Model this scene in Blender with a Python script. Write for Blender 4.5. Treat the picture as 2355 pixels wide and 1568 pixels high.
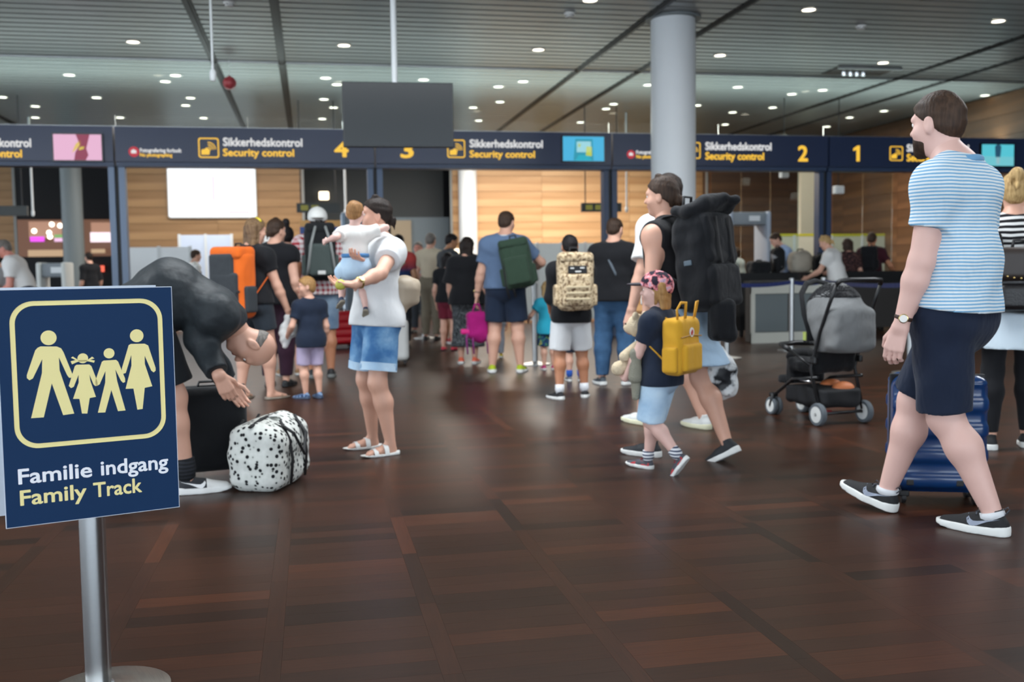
import bpy, bmesh, math, random
import numpy as np
from mathutils import Vector, Matrix
random.seed(7); np.random.seed(7)
for o in list(bpy.data.objects): bpy.data.objects.remove(o)
SC = bpy.context.scene; COL = SC.collection
# ---------------------------------------------------------------- camera
IW, IH = 2355.0, 1568.0
FPX, PITCH, ROLL, YAW, CAMH = 2320.0, math.radians(3.95), math.radians(-0.77), math.radians(11.25), 1.12
cF = Vector((math.sin(YAW)*math.cos(PITCH), math.cos(YAW)*math.cos(PITCH), -math.sin(PITCH)))
_R = Vector((math.cos(YAW), -math.sin(YAW), 0)); _U = _R.cross(cF)
cR = _R*math.cos(ROLL)+_U*math.sin(ROLL); cU = -_R*math.sin(ROLL)+_U*math.cos(ROLL)
CAM = Vector((0, 0, CAMH))
cd = bpy.data.cameras.new('camera'); cam = bpy.data.objects.new('camera', cd); COL.objects.link(cam)
m3 = Matrix((cR, cU, -cF)).transposed(); cam.matrix_world = Matrix.Translation(CAM) @ m3.to_4x4()
cd.sensor_fit = 'HORIZONTAL'; cd.sensor_width = 36.0; cd.lens = 36.0*FPX/IW; cd.clip_start = .05; cd.clip_end = 200
cd.dof.use_dof = True; cd.dof.focus_distance = 3.1; cd.dof.aperture_fstop = 3.5
SC.camera = cam
# ---------------------------------------------------------------- light and exposure
wd = bpy.data.worlds.new('overcast_sky'); SC.world = wd; wd.use_nodes = True
wd.node_tree.nodes['Background'].inputs[0].default_value = (.80, .90, 1.0, 1)
wd.node_tree.nodes['Background'].inputs[1].default_value = 5.0
SC.view_settings.view_transform = 'Standard'; SC.view_settings.look = 'None'
SC.view_settings.gamma = 1; SC.view_settings.use_curve_mapping = False
SC.view_settings.exposure = 0.17
SC.cycles.max_bounces = 4; SC.cycles.diffuse_bounces = 3; SC.cycles.glossy_bounces = 2; SC.cycles.transparent_max_bounces = 8; SC.cycles.adaptive_threshold = .06
def area_light(name, loc, size, power, col, rot=(0, 0, 0)):
    l = bpy.data.lights.new(name, 'AREA'); l.shape = 'RECTANGLE'; l.size, l.size_y = size; l.energy = power; l.color = col
    o = bpy.data.objects.new(name, l); o.location = loc; o.rotation_euler = rot; COL.objects.link(o); return o
CEIL = 4.45; GY = 16.5
# luminaires of the security hall behind the portal
area_light('hall_lamp_centre', (5.4, 22.5, CEIL-.12), (5, 2.0), 680, (1, .92, .82))
area_light('hall_lamp_far', (-1.6, 22.5, CEIL-.12), (5, 2.0), 300, (1, .95, .9))
area_light('hall_lamp_near', (10.5, 20.0, CEIL-.12), (3, 2.0), 110, (1, .95, .85))
# unseen uplight added behind the sign portal to brighten the security hall ceiling
area_light('ceiling_fill', (2.5, GY+1.0, 3.45), (22, .25), 260, (.95, 1, .97), (math.pi, 0, 0))
# wide fill lights added out of view, standing in for the front hall's downlights
for i, (x, y) in enumerate(((-6, 6.5), (1, 6.5), (8, 6.5), (-3, 1.0), (5, 1.0))): area_light('front_fill', (x, y, CEIL-.06), (4.5, 1.6), 300 if y > 3 else 100, (.93, .97, 1))
# ---------------------------------------------------------------- pixel helpers (points of the place, at their real distance)
def ray(px, py): return cF + cR*((px-IW/2)/FPX) - cU*((py-IH/2)/FPX)
def at(px, py, d): return CAM + ray(px, py)*d
def gnd(px, py, z=0.0):
    r = ray(px, py); return CAM + r*((z-CAMH)/r.z)
def onY(px, py, Y):
    r = ray(px, py); return CAM + r*(Y/r.y)
def azim(px):
    r = ray(px, 640); return math.atan2(-r.x, r.y)
def proj(p):
    d = Vector(p)-CAM; z = d.dot(cF)
    return (IW/2+FPX*d.dot(cR)/z, IH/2-FPX*d.dot(cU)/z, z)
# ---------------------------------------------------------------- materials
def lin(c):
    if isinstance(c, str):
        c = c.lstrip('#'); c = [int(c[i:i+2], 16)/255 for i in (0, 2, 4)]
        c = [x/12.92 if x <= .04045 else ((x+.055)/1.055)**2.4 for x in c]
    return tuple(c[:3])+(1,)
_mc = {}
class NT:
    def __init__(s, m):
        s.t = m.node_tree; s.n = s.t.nodes; s.l = s.t.links; s.b = s.n['Principled BSDF']
    def add(s, t, **kw):
        n = s.n.new(t)
        for k, v in kw.items(): setattr(n, k, v)
        return n
    def link(s, a, b): s.l.new(a, b)
    def coord(s, kind='Object'): return s.add('ShaderNodeTexCoord').outputs[kind]
    def noise(s, co, scale, detail=3, sc3=None):
        n = s.add('ShaderNodeTexNoise'); n.inputs['Scale'].default_value = scale; n.inputs['Detail'].default_value = detail
        if sc3:
            mp = s.add('ShaderNodeMapping'); mp.inputs['Scale'].default_value = sc3; s.link(co, mp.inputs[0]); co = mp.outputs[0]
        s.link(co, n.inputs['Vector']); return n.outputs['Fac']
    def math(s, op, a, b=None, c=None):
        n = s.add('ShaderNodeMath', operation=op)
        for i, v in enumerate((a, b, c)):
            if v is None: continue
            if isinstance(v, (int, float)): n.inputs[i].default_value = v
            else: s.link(v, n.inputs[i])
        return n.outputs[0]
    def mix(s, f, a, b, blend='MIX'):
        n = s.add('ShaderNodeMix', data_type='RGBA', blend_type=blend)
        for i, v in ((0, f), (6, a), (7, b)):
            if isinstance(v, (int, float)): n.inputs[i].default_value = v
            elif isinstance(v, tuple): n.inputs[i].default_value = v
            else: s.link(v, n.inputs[i])
        return n.outputs[2]
    def ramp(s, f, stops, mode='LINEAR'):
        n = s.add('ShaderNodeValToRGB'); r = n.color_ramp; r.interpolation = mode
        while len(r.elements) < len(stops): r.elements.new(.5)
        for e, (p, c) in zip(r.elements, stops): e.position = p; e.color = lin(c) if not isinstance(c, (int, float)) else (c, c, c, 1)
        s.link(f, n.inputs[0]); return n.outputs[0]
    def bump(s, h, strength=.3, dist=.01):
        n = s.add('ShaderNodeBump'); n.inputs['Strength'].default_value = strength; n.inputs['Distance'].default_value = dist
        s.link(h, n.inputs['Height']); s.link(n.outputs[0], s.b.inputs['Normal'])
    def xyz(s, co):
        n = s.add('ShaderNodeSeparateXYZ'); s.link(co, n.inputs[0]); return n.outputs
    def col(s, c):
        if isinstance(c, tuple): s.b.inputs['Base Color'].default_value = c
        else: s.link(c, s.b.inputs['Base Color'])
def new_mat(name, rough=.6, metal=0, spec=.5):
    m = bpy.data.materials.new(name); m.use_nodes = True; t = NT(m)
    t.b.inputs['Roughness'].default_value = rough; t.b.inputs['Metallic'].default_value = metal
    t.b.inputs['Specular IOR Level'].default_value = spec
    return m, t
def mat(name, col, rough=.6, metal=0, var=.12, vs=6, bump=0, bs=60, spec=.5, emit=0, sss=0, coat=0):
    if name in _mc: return _mc[name]
    m, t = new_mat(name, rough, metal, spec); c = lin(col); co = t.coord()
    if var:
        f = t.noise(co, vs); f = t.math('MULTIPLY_ADD', f, 2*var, 1-var)
        t.col(t.mix(1.0, c, t.mix(f, (0, 0, 0, 1), (1, 1, 1, 1)), 'MULTIPLY'))
        # multiply by a factor below one only darkens, keep it centred
    else: t.col(c)
    if bump: t.bump(t.noise(co, bs, 4), bump, .01)
    if emit:
        t.b.inputs['Emission Color'].default_value = c; t.b.inputs['Emission Strength'].default_value = emit
    if sss:
        t.b.inputs['Subsurface Weight'].default_value = sss; t.b.inputs['Subsurface Radius'].default_value = (.02, .008, .004); t.b.inputs['Subsurface Scale'].default_value = .5
    if coat: t.b.inputs['Coat Weight'].default_value = coat; t.b.inputs['Coat Roughness'].default_value = .1
    _mc[name] = m; return m
def cloth(name, col, var=.10, wr=.35, rough=.85):
    """plain woven cloth: fine weave plus soft creases in the bump"""
    if name in _mc: return _mc[name]
    m, t = new_mat(name, rough, 0, .25); c = lin(col); co = t.coord()
    big = t.noise(co, 9, 2); f = t.math('MULTIPLY_ADD', big, 2*var, 1-var)
    t.col(t.mix(1.0, c, t.mix(f, (0, 0, 0, 1), (1, 1, 1, 1)), 'MULTIPLY'))
    h = t.math('ADD', t.math('MULTIPLY', t.noise(co, 14, 2, (1, 1, .55)), 1.0), t.math('MULTIPLY', t.noise(co, 500, 1), .04))
    t.bump(h, wr, .03); t.b.inputs['Sheen Weight'].default_value = .08
    _mc[name] = m; return m
def stripes(name, ca, cb, period, duty=.5, axis=2, rough=.85, wob=.15):
    if name in _mc: return _mc[name]
    m, t = new_mat(name, rough, 0, .25); co = t.coord(); z = t.xyz(co)[axis]
    n = t.noise(co, 7, 1); z = t.math('MULTIPLY_ADD', n, period*wob*6, z)
    fr = t.math('FRACT', t.math('DIVIDE', z, period))
    e = t.math('SMOOTH_MIN', t.math('MULTIPLY', t.math('ABSOLUTE', t.math('SUBTRACT', fr, .5)), 2), 1.0, .01)
    f = t.math('GREATER_THAN', e, 1-duty)
    t.col(t.mix(f, lin(ca), lin(cb))); t.bump(t.noise(co, 13, 2, (1, 1, .6)), .35, .03)
    _mc[name] = m; return m
def patches(name, stops, scale, mode='CONSTANT', detail=2, rough=.85, kind='noise', wr=.3):
    """cloth printed in irregular patches (camouflage, batik, speckle)"""
    if name in _mc: return _mc[name]
    m, t = new_mat(name, rough, 0, .25); co = t.coord()
    if kind == 'noise': f = t.noise(co, scale, detail)
    else:
        v = t.add('ShaderNodeTexVoronoi'); v.inputs['Scale'].default_value = scale; t.link(co, v.inputs['Vector'])
        f = v.outputs['Distance'] if kind == 'dots' else t.xyz(v.outputs['Color'])[0]
    t.col(t.ramp(f, stops, mode)); t.bump(t.noise(co, 14, 2), wr, .03)
    _mc[name] = m; return m
def metal(name, col, rough=.3, streak=None):
    if name in _mc: return _mc[name]
    m, t = new_mat(name, rough, 1.0); c = lin(col); co = t.coord()
    if streak:
        f = t.noise(co, 6, 4, streak); t.col(t.mix(t.math('MULTIPLY_ADD', f, .5, .72), (0, 0, 0, 1), c)); t.bump(f, .05, .002)
    else: t.col(c)
    _mc[name] = m; return m
def emitter(name, col, s):
    if name in _mc: return _mc[name]
    m, t = new_mat(name, .5); t.col((0.02, .02, .02, 1)); t.b.inputs['Emission Color'].default_value = lin(col); t.b.inputs['Emission Strength'].default_value = s
    if s < 10: m.cycles.emission_sampling = 'NONE'
    _mc[name] = m; return m
def glass(name, col='#ffffff', rough=.0, tint=.9):
    """clear pane: transparent with a Fresnel reflection (a thin sheet, no refraction noise)"""
    if name in _mc: return _mc[name]
    m = bpy.data.materials.new(name); m.use_nodes = True; t = m.node_tree; n = t.nodes; n.clear()
    o = n.new('ShaderNodeOutputMaterial'); mx = n.new('ShaderNodeMixShader'); tr = n.new('ShaderNodeBsdfTransparent'); gl = n.new('ShaderNodeBsdfGlossy')
    fr = n.new('ShaderNodeFresnel'); fr.inputs[0].default_value = 1.5
    c = lin(col); tr.inputs[0].default_value = (c[0]*tint, c[1]*tint, c[2]*tint, 1); gl.inputs['Roughness'].default_value = rough; gl.inputs[0].default_value = (1, 1, 1, 1)
    t.links.new(fr.outputs[0], mx.inputs[0]); t.links.new(tr.outputs[0], mx.inputs[1]); t.links.new(gl.outputs[0], mx.inputs[2]); t.links.new(mx.outputs[0], o.inputs[0])
    _mc[name] = m; return m
# ---------------------------------------------------------------- objects
def tag(o, label=None, cat=None, group=None, kind=None):
    for k, v in (('label', label), ('category', cat), ('group', group), ('kind', kind)):
        if v: o[k] = v
    return o
def thing(name, label, cat, loc=(0, 0, 0), rz=0, group=None, M=None):
    o = bpy.data.objects.new(name, None); COL.objects.link(o); o.empty_display_size = .05
    o.matrix_world = M if M is not None else Matrix.Translation(Vector(loc)) @ Matrix.Rotation(rz, 4, 'Z')
    return tag(o, label, cat, group)
def link(name, me, parent=None, M=None):
    o = bpy.data.objects.new(name, me); COL.objects.link(o)
    if parent is not None: o.parent = parent
    if M is not None: o.matrix_local = M
    return o
def copy_tree(o, parent=None):
    c = o.copy(); COL.objects.link(c); c.parent = parent
    for ch in [x for x in bpy.data.objects if x.parent == o]: copy_tree(ch, c)
    return c
class MB:
    """collects geometry of one mesh"""
    def __init__(s): s.v = []; s.f = []; s.mi = []
    def add(s, vs, fs, mi=0):
        b = len(s.v); s.v += [tuple(v) for v in vs]; s.f += [tuple(i+b for i in f) for f in fs]; s.mi += [mi]*len(fs); return s
    def box(s, c, size, mi=0, M=None, r=0, seg=2):
        x, y, z = [k/2 for k in size]
        if r > 0:
            bm = bmesh.new(); bmesh.ops.create_cube(bm, size=1)
            for v in bm.verts: v.co = Vector((v.co.x*size[0], v.co.y*size[1], v.co.z*size[2]))
            bmesh.ops.bevel(bm, geom=bm.edges[:], offset=min(r, min(size)*.49), segments=seg, profile=.5, affect='EDGES')
            bm.verts.index_update(); vs = [v.co.copy() for v in bm.verts]; fs = [[v.index for v in f.verts] for f in bm.faces]; bm.free()
        else:
            vs = [Vector((sx*x, sy*y, sz*z)) for sx in (-1, 1) for sy in (-1, 1) for sz in (-1, 1)]
            fs = [(0, 1, 3, 2), (4, 6, 7, 5), (0, 4, 5, 1), (2, 3, 7, 6), (0, 2, 6, 4), (1, 5, 7, 3)]
        c = Vector(c); vs = [(M @ v if M is not None else v)+c for v in vs]
        return s.add(vs, fs, mi)
    def bx(s, x0, x1, y0, y1, z0, z1, mi=0, r=0): return s.box(((x0+x1)/2, (y0+y1)/2, (z0+z1)/2), (x1-x0, y1-y0, z1-z0), mi, None, r)
    def tube(s, pts, r, n=8, mi=0, caps=True, flat=None):
        """sweep along points; r a number or one per point; flat=(a,b) scales the section"""
        pts = [Vector(p) for p in pts]; k = len(pts); rs = r if isinstance(r, (list, tuple)) else [r]*k
        vs = []; up = None
        for i, p in enumerate(pts):
            d = (pts[min(i+1, k-1)]-pts[max(i-1, 0)])
            d = d.normalized() if d.length > 1e-9 else Vector((0, 0, 1))
            if up is None: up = Vector((0, 0, 1)) if abs(d.z) < .9 else Vector((0, 1, 0))
            a = d.cross(up).normalized(); b = a.cross(d).normalized(); up = b
            fa, fb = flat or (1, 1)
            for j in range(n):
                t = 2*math.pi*j/n; vs.append(p+a*math.cos(t)*rs[i]*fa+b*math.sin(t)*rs[i]*fb)
        fs = [(i*n+j, i*n+(j+1) % n, (i+1)*n+(j+1) % n, (i+1)*n+j) for i in range(k-1) for j in range(n)]
        if caps: fs += [tuple(range(n))[::-1], tuple((k-1)*n+j for j in range(n))]
        return s.add(vs, fs, mi)
    def cyl(s, a, b, r, n=16, mi=0): return s.tube([a, b], r, n, mi)
    def lathe(s, prof, n=24, c=(0, 0, 0), mi=0, M=None):
        c = Vector(c); vs = []
        for (r, z) in prof:
            for j in range(n):
                t = 2*math.pi*j/n; v = Vector((r*math.cos(t), r*math.sin(t), z)); vs.append((M @ v if M is not None else v)+c)
        k = len(prof)
        fs = [(i*n+j, i*n+(j+1) % n, (i+1)*n+(j+1) % n, (i+1)*n+j) for i in range(k-1) for j in range(n)]
        fs += [tuple(range(n))[::-1], tuple((k-1)*n+j for j in range(n))]
        return s.add(vs, fs, mi)
    def prism(s, poly, d, M=None, mi=0):
        """2-D outline in local xz, extruded by d along -y; M places it"""
        n = len(poly); vs = [Vector((x, 0, z)) for x, z in poly]+[Vector((x, d, z)) for x, z in poly]
        if M is not None: vs = [M @ v for v in vs]
        fs = [tuple(range(n)), tuple(range(2*n-1, n-1, -1))]+[(i, i+n, (i+1) % n+n, (i+1) % n) for i in range(n)]
        return s.add(vs, fs, mi)
    def mesh(s, name, mats, smooth=False, ang=None):
        me = bpy.data.meshes.new(name); me.from_pydata(s.v, [], s.f)
        for m in (mats if isinstance(mats, (list, tuple)) else [mats]): me.materials.append(m)
        if any(s.mi): me.polygons.foreach_set('material_index', s.mi)
        if smooth or ang:
            me.polygons.foreach_set('use_smooth', [True]*len(me.polygons))
            if ang: me.set_sharp_from_angle(angle=math.radians(ang))
        me.update(); return me
    def obj(s, name, mats, parent=None, smooth=False, ang=None, M=None): return link(name, s.mesh(name, mats, smooth, ang), parent, M)
def text_mesh(txt, size, m, bold=.0, depth=.002, align='LEFT', space=1.0, wx=1.0):
    """lettering as a mesh in local xz, baseline at z = 0, facing -y"""
    cu = bpy.data.curves.new('lettering', 'FONT'); cu.body = txt; cu.size = size; cu.extrude = depth/2; cu.offset = bold*size; cu.align_x = align; cu.space_character = space; cu.resolution_u = 3
    ob = bpy.data.objects.new('lettering', cu); COL.objects.link(ob)
    dg = bpy.context.evaluated_depsgraph_get(); me = bpy.data.meshes.new_from_object(ob.evaluated_get(dg))
    bpy.data.objects.remove(ob); bpy.data.curves.remove(cu)
    me.transform(Matrix.Scale(wx, 4, (1, 0, 0))); me.transform(Matrix.Rotation(math.radians(90), 4, 'X'))
    me.materials.clear(); me.materials.append(m); return me
def fit_text(txt, w, h, m, bold=.0, depth=.002):
    """lettering scaled to a measured width and cap height; bold strokes from slightly shifted copies"""
    me = text_mesh(txt, 1.0, m, 0, depth); n = len(me.vertices); co = np.empty(n*3); me.vertices.foreach_get('co', co); co = co.reshape(-1, 3); fs = [tuple(p.vertices) for p in me.polygons]; bpy.data.meshes.remove(me)
    sh = [(0, 0)] if not bold else [(bold*math.cos(t), bold*math.sin(t)) for t in [2*math.pi*k/8 for k in range(8)]]
    V = np.concatenate([co+np.array((x, k*1e-5, z)) for k, (x, z) in enumerate(sh)]); F = [tuple(i+k*n for i in f) for k in range(len(sh)) for f in fs]
    V[:, 0] -= V[:, 0].min(); V *= np.array((w/V[:, 0].max(), 1, h/(.70+bold)))
    out = bpy.data.meshes.new('lettering'); out.from_pydata(V.tolist(), [], F); out.materials.append(m); return out
# ================================================================ the setting
# ---- floor: merbau boards in half-metre bays divided by strips that run into the depth
BAY, STRIP, BRD, OFFX = .50, .058, .098, None
OFFX = gnd(636, 1406).x
def floor_mat():
    m, t = new_mat('merbau_floor', .3, 0, .14)
    g = t.add('ShaderNodeNewGeometry').outputs['Position']; X, Y, Z = t.xyz(g)
    u = t.math('DIVIDE', t.math('SUBTRACT', X, OFFX-STRIP/2), BAY); col = t.math('FLOOR', u); fu = t.math('FRACT', u)
    strip = t.math('LESS_THAN', fu, STRIP/BAY)
    row = t.math('FLOOR', t.math('DIVIDE', Y, BRD)); rowS = t.math('FLOOR', t.math('DIVIDE', t.math('ADD', Y, t.math('MULTIPLY', col, .37)), .62))
    rr = t.math('ADD', t.math('MULTIPLY', row, t.math('SUBTRACT', 1.0, strip)), t.math('MULTIPLY', t.math('ADD', rowS, 700.0), strip))
    cb = t.add('ShaderNodeCombineXYZ'); t.link(col, cb.inputs[0]); t.link(rr, cb.inputs[1]); t.link(strip, cb.inputs[2])
    wn = t.add('ShaderNodeTexWhiteNoise', noise_dimensions='3D'); t.link(cb.outputs[0], wn.inputs['Vector'])
    base = t.ramp(wn.outputs['Value'], [(0, '#2f1f18'), (.15, '#432a1e'), (.5, '#503022'), (.8, '#472b1e'), (.93, '#663a26'), (1, '#33241d')])
    gx = t.noise(g, 1, 4, (6, 90, 1)); gy = t.noise(g, 1, 4, (90, 6, 1))
    gr = t.mix(strip, gx, gy); base = t.mix(t.math('MULTIPLY_ADD', gr, .55, .2), (0.004, .002, .0015, 1), base)
    wear = t.noise(g, .9, 3)
    base = t.mix(t.math('MULTIPLY', wear, .22), base, lin('#4a3626'))
    t.col(base); t.b.inputs['Roughness'].default_value = .33

    return m
FLOORM = floor_mat()
BACKY = 26.0
def build_floor():
    x0c, x1c = -46, 34; Y0, Y1 = -12.0, 34.0
    f = MB(); sub = MB(); planks = []
    for c in range(x0c, x1c):
        xa = OFFX-STRIP/2+c*BAY; xb = xa+BAY; xs = xa+STRIP
        rows = [j for j in range(int(2.3/BRD), int(4.75/BRD)) if -60 < proj((xs+.2, (j+.5)*BRD, 0))[0] < IW+60 and proj((xs+.2, (j+1)*BRD, 0))[1] < IH+10]
        if rows:
            j0, j1 = rows[0], rows[-1]+1; ya, yb = j0*BRD, j1*BRD
            f.bx(xa, xb, Y0, ya, -.02, 0); f.bx(xa, xb, yb, Y1, -.02, 0); f.bx(xa, xb, ya, yb, -.04, -.02)
            planks += [(xs, xb, j*BRD, (j+1)*BRD) for j in rows]
            k = math.floor((ya+c*.37)/.62)
            while k*.62-c*.37 < yb:
                p, q = max(k*.62-c*.37, ya), min((k+1)*.62-c*.37, yb)
                if q-p > .02: planks.append((xa, xs, p, q))
                k += 1
        else: f.bx(xa, xb, Y0, Y1, -.02, 0)
    fo = tag(f.obj('floor', FLOORM), kind='structure', label='dark reddish brown wooden parquet floor of the hall')
    cache = {}
    for (a, b, p, q) in planks[:300]:
        key = (round(b-a, 3), round(q-p, 3))
        if key not in cache: cache[key] = MB().box((0, 0, -.01), (b-a-.0004, q-p-.0004, .02)).mesh('plank', FLOORM)
        link('plank', cache[key], fo, Matrix.Translation(((a+b)/2, (p+q)/2, 0)))
    if len(planks) > 300:
        r = MB()
        for (a, b, p, q) in planks[300:]: r.bx(a+.0006, b-.0006, p+.0006, q-.0006, -.02, 0)
        tag(r.obj('plank_rest', FLOORM, fo), kind='stuff')
    return fo
build_floor()
# ---- ceiling: metal slats across the hall, dark track grooves into the depth
def slat_mat():
    m, t = new_mat('ceiling_slat_metal', .36, .3, .5); co = t.coord(); f = t.noise(co, 6, 4, (.3, 30, 1)); t.col(t.mix(t.math('MULTIPLY_ADD', f, .5, .72), (0, 0, 0, 1), lin('#a2a7a5'))); return m
M_SLAT = slat_mat()
M_DARK = mat('ceiling_void', '#15171a', .8, var=0)
M_GROOVE = mat('ceiling_track_black', '#2a2b2a', .5, var=.1)
SLP = .25
def gx_at(px, py):  # X where a pixel meets the ceiling
    r = ray(px, py); return (CAM+r*((CEIL-CAMH)/r.z)).x
g1 = sum(gx_at(a, b) for a, b in ((440, 0), (490, 120), (550, 290)))/3; g2 = sum(gx_at(a, b) for a, b in ((630, 0), (645, 120), (668, 290)))/3
g3 = sum(gx_at(a, b) for a, b in ((1545, 0), (1380, 120), (1180, 270)))/3; g4 = sum(gx_at(a, b) for a, b in ((1740, 0), (1540, 118), (1240, 300)))/3
PAIR = ((g3+g4)-(g1+g2))/2; HALF = ((g2-g1)+(g4-g3))/4
mid0 = (g1+g2)/2
grooves = sorted([mid0+k*PAIR+s*HALF for k in (-3, -2, -1, 0, 1, 2) for s in (-1, 1)])
def build_ceiling():
    ce = MB(); ce.bx(-23, 17, -12, 34, CEIL+.06, CEIL+.2); co = tag(ce.obj('ceiling', M_DARK), kind='structure', label='dark grey metal slat ceiling with recessed downlights')
    prof = [(-.105, .0), (-.1, -.012), (-.09, -.016), (.09, -.016), (.1, -.012), (.105, 0)]
    edges = [-23]+grooves+[17]; me = {}
    n0, n1 = 0, int((BACKY+3-8.5)/SLP)
    for j in range(n0, n1):
        y = 8.5+j*SLP
        b = MB()
        for i in range(len(edges)-1):
            a, c = edges[i]+(.06 if i else 0), edges[i+1]-(.06 if i < len(edges)-2 else 0)
            if 'k%d' % 0 in me: break
            n = len(prof); vs = [(a, p, q) for p, q in prof]+[(c, p, q) for p, q in prof]
            b.add(vs, [(k, k+1, k+1+n, k+n) for k in range(n-1)])
        if not me: me['k0'] = b.mesh('slat', M_SLAT)
        link('slat', me['k0'], co, Matrix.Translation((0, y, CEIL)))
    for gx in grooves:
        MB().bx(gx-.055, gx+.055, 8, BACKY+3, CEIL-.03, CEIL+.05).bx(gx-.02, gx+.02, 8, BACKY+3, CEIL-.045, CEIL-.03).obj('track', M_GROOVE, co)
    # flat soffit over the camera's end of the hall
    MB().bx(-23, 17, -12, 8.35, CEIL-.016, CEIL+.02).obj('soffit_panel', mat('soffit_grey', '#8b8d8c', .6), co)
    return co
build_ceiling()
# ---- walls
def wood_mat(name, a, b, sc=1.0):
    m, t = new_mat(name, .45, 0, .4); co = t.coord('Object')
    g = t.noise(co, 1.0, 5, (.5*sc, .5*sc, 9*sc)); big = t.noise(co, 1.0, 2, (.15, .15, 3.2))
    f = t.math('MULTIPLY_ADD', big, .9, t.math('MULTIPLY_ADD', g, .5, -.2)); t.col(t.ramp(f, [(.25, a), (.75, b)])); t.bump(g, .05, .004)
    return m
M_WOODL = wood_mat('oak_veneer_dim', '#7d5a35', '#b08a5e'); M_WOODC = wood_mat('oak_veneer_lit', '#a8794a', '#d6ae80')  # one oak in two tones: dimmer light at left, bright light at centre
M_WOODR = wood_mat('wood_veneer_shaded', '#523722', '#745034')  # veneer colour darkened for the weaker light behind the glass at right
def wood_wall(name, xa, xb, y, z0, z1, m, label, ph=.40):
    w = MB(); w.bx(xa, xb, y, y+.12, z0, z1); o = tag(w.obj(name, mat('wall_batten_dark', '#3a2a1c', .7)), kind='structure', label=label)
    n = int((z1-z0)/ph)+1; cw = 2.4
    pm = {}
    for j in range(n):
        za, zb = z0+j*ph, min(z0+(j+1)*ph, z1)
        if zb-za < .05: continue
        x = xa
        while x < xb-.02:
            x2 = min(x+cw, xb); key = (round(x2-x, 3), round(zb-za, 3))
            if key not in pm: pm[key] = MB().box((0, 0, 0), (x2-x-.006, .022, zb-za-.008)).mesh('panel', m)
            link('panel', pm[key], o, Matrix.Translation(((x+x2)/2, y-.011, (za+zb)/2))); x = x2
    return o
def X26(px, Y=BACKY): return onY(px, 450, Y).x
WX = {p: X26(p) for p in (-60, 33, 290, 700, 1037, 1050, 1400, 1625, 1840, 1882, 2060)}
wood_wall('wall_oak_far_left', X26(-140), WX[33], BACKY, 0, CEIL, M_WOODL, 'oak panelled wall at the far left edge')
wood_wall('wall_oak_left', X26(262), WX[700], BACKY, 0, CEIL, M_WOODL, 'oak panelled wall behind the large white screen')
wood_wall('wall_oak_centre', WX[1037], X26(1632), BACKY, 0, CEIL, M_WOODC, 'brightly lit pale oak panelled wall in the centre')
wood_wall('wall_wood_right', X26(1620, BACKY-.6), 13.2, BACKY-.6, 0, CEIL, M_WOODR, 'dark brown wood panelled wall behind the glass at right')
# dark recess behind lane 5 and lane 4
M_NIGHT = mat('recess_dark', '#17171a', .7, var=.05); M_GREYW = mat('grey_wall', '#4b555a', .6, var=.05); M_GREYL = mat('grey_wall_pale', '#6f7c84', .6, var=.05)
tag(MB().bx(WX[33]-4, X26(262), BACKY+5.5, BACKY+5.7, 0, CEIL).bx(X26(262), X26(262)+.1, BACKY+.12, BACKY+5.6, 0, CEIL).obj('wall_shop_recess', M_NIGHT), kind='structure', label='dark recess with the lit shop behind lane five')
tag(MB().bx(WX[700], WX[1037], BACKY+1.5, BACKY+1.7, 0, CEIL).bx(WX[700]-.1, WX[700], BACKY+.12, BACKY+1.6, 0, CEIL).obj('wall_recess_centre', mat('recess_grey', '#33383a', .6, var=.05)), kind='structure', label='dark grey recessed wall behind lanes three and four')
a, b = onY(905, 500, BACKY+1.45), onY(1032, 500, BACKY+1.45)
tag(MB().bx(a.x, b.x, BACKY+1.38, BACKY+1.5, 0, a.z).obj('wall_grey_lower', M_GREYL), kind='structure', label='pale grey lower wall right of the beige door')
da, db = onY(898, 507, BACKY+1.35), onY(945, 507, BACKY+1.35)
dr = tag(MB().bx(da.x, db.x, BACKY+1.30, BACKY+1.37, 0, da.z).obj('door_1', mat('beige_door', '#a5957c', .5, var=.04)), kind='structure', label='beige door in the grey recessed wall')
MB().bx(db.x-.12, db.x-.08, BACKY+1.22, BACKY+1.30, 1.0, 1.14).obj('door_handle', metal('chrome', '#d8dadc', .2), dr)
# right-hand side wall, from the portal into the security hall
def side_wall():
    x = 13.2; o = tag(MB().bx(x, x+.15, GY-.3, BACKY+.1, 0, CEIL).obj('wall_right', mat('wall_batten_dark', '#3a2a1c', .7)), kind='structure', label='dark brown wood panelled side wall at the right')
    pm = MB().box((0, 0, 0), (.022, 2.394, .392)).mesh('panel', M_WOODR)
    for j in range(11):
        for k in range(4): link('panel', pm, o, Matrix.Translation((x-.011, GY-.3+1.2+k*2.4, .2+j*.4)))
side_wall()

tag(MB().bx(13.6, 13.8, -12, GY-.3, 0, CEIL).obj('wall_front_right', mat('wall_plaster2', '#55585a', .7)), kind='structure', label='plain dark wall in front of the portal at right')
tag(MB().bx(-23, 22, BACKY+5.7, BACKY+5.8, 0, CEIL).obj('wall_back', M_NIGHT), kind='structure', label='dark end wall behind the security hall')
# thin pale metal trims at wall edges
for i, (px, yy) in enumerate(((33, BACKY), (697, BACKY), (1037, BACKY), (1624, BACKY-.6))):
    x = X26(px, yy); tag(MB().bx(x-.03, x+.03, yy-.05, yy, 0, CEIL).obj('trim_%d' % (i+1), mat('trim_grey', '#8d8f8c', .6, var=0)), kind='structure', label='thin pale metal strip at a panelled wall edge')
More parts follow.
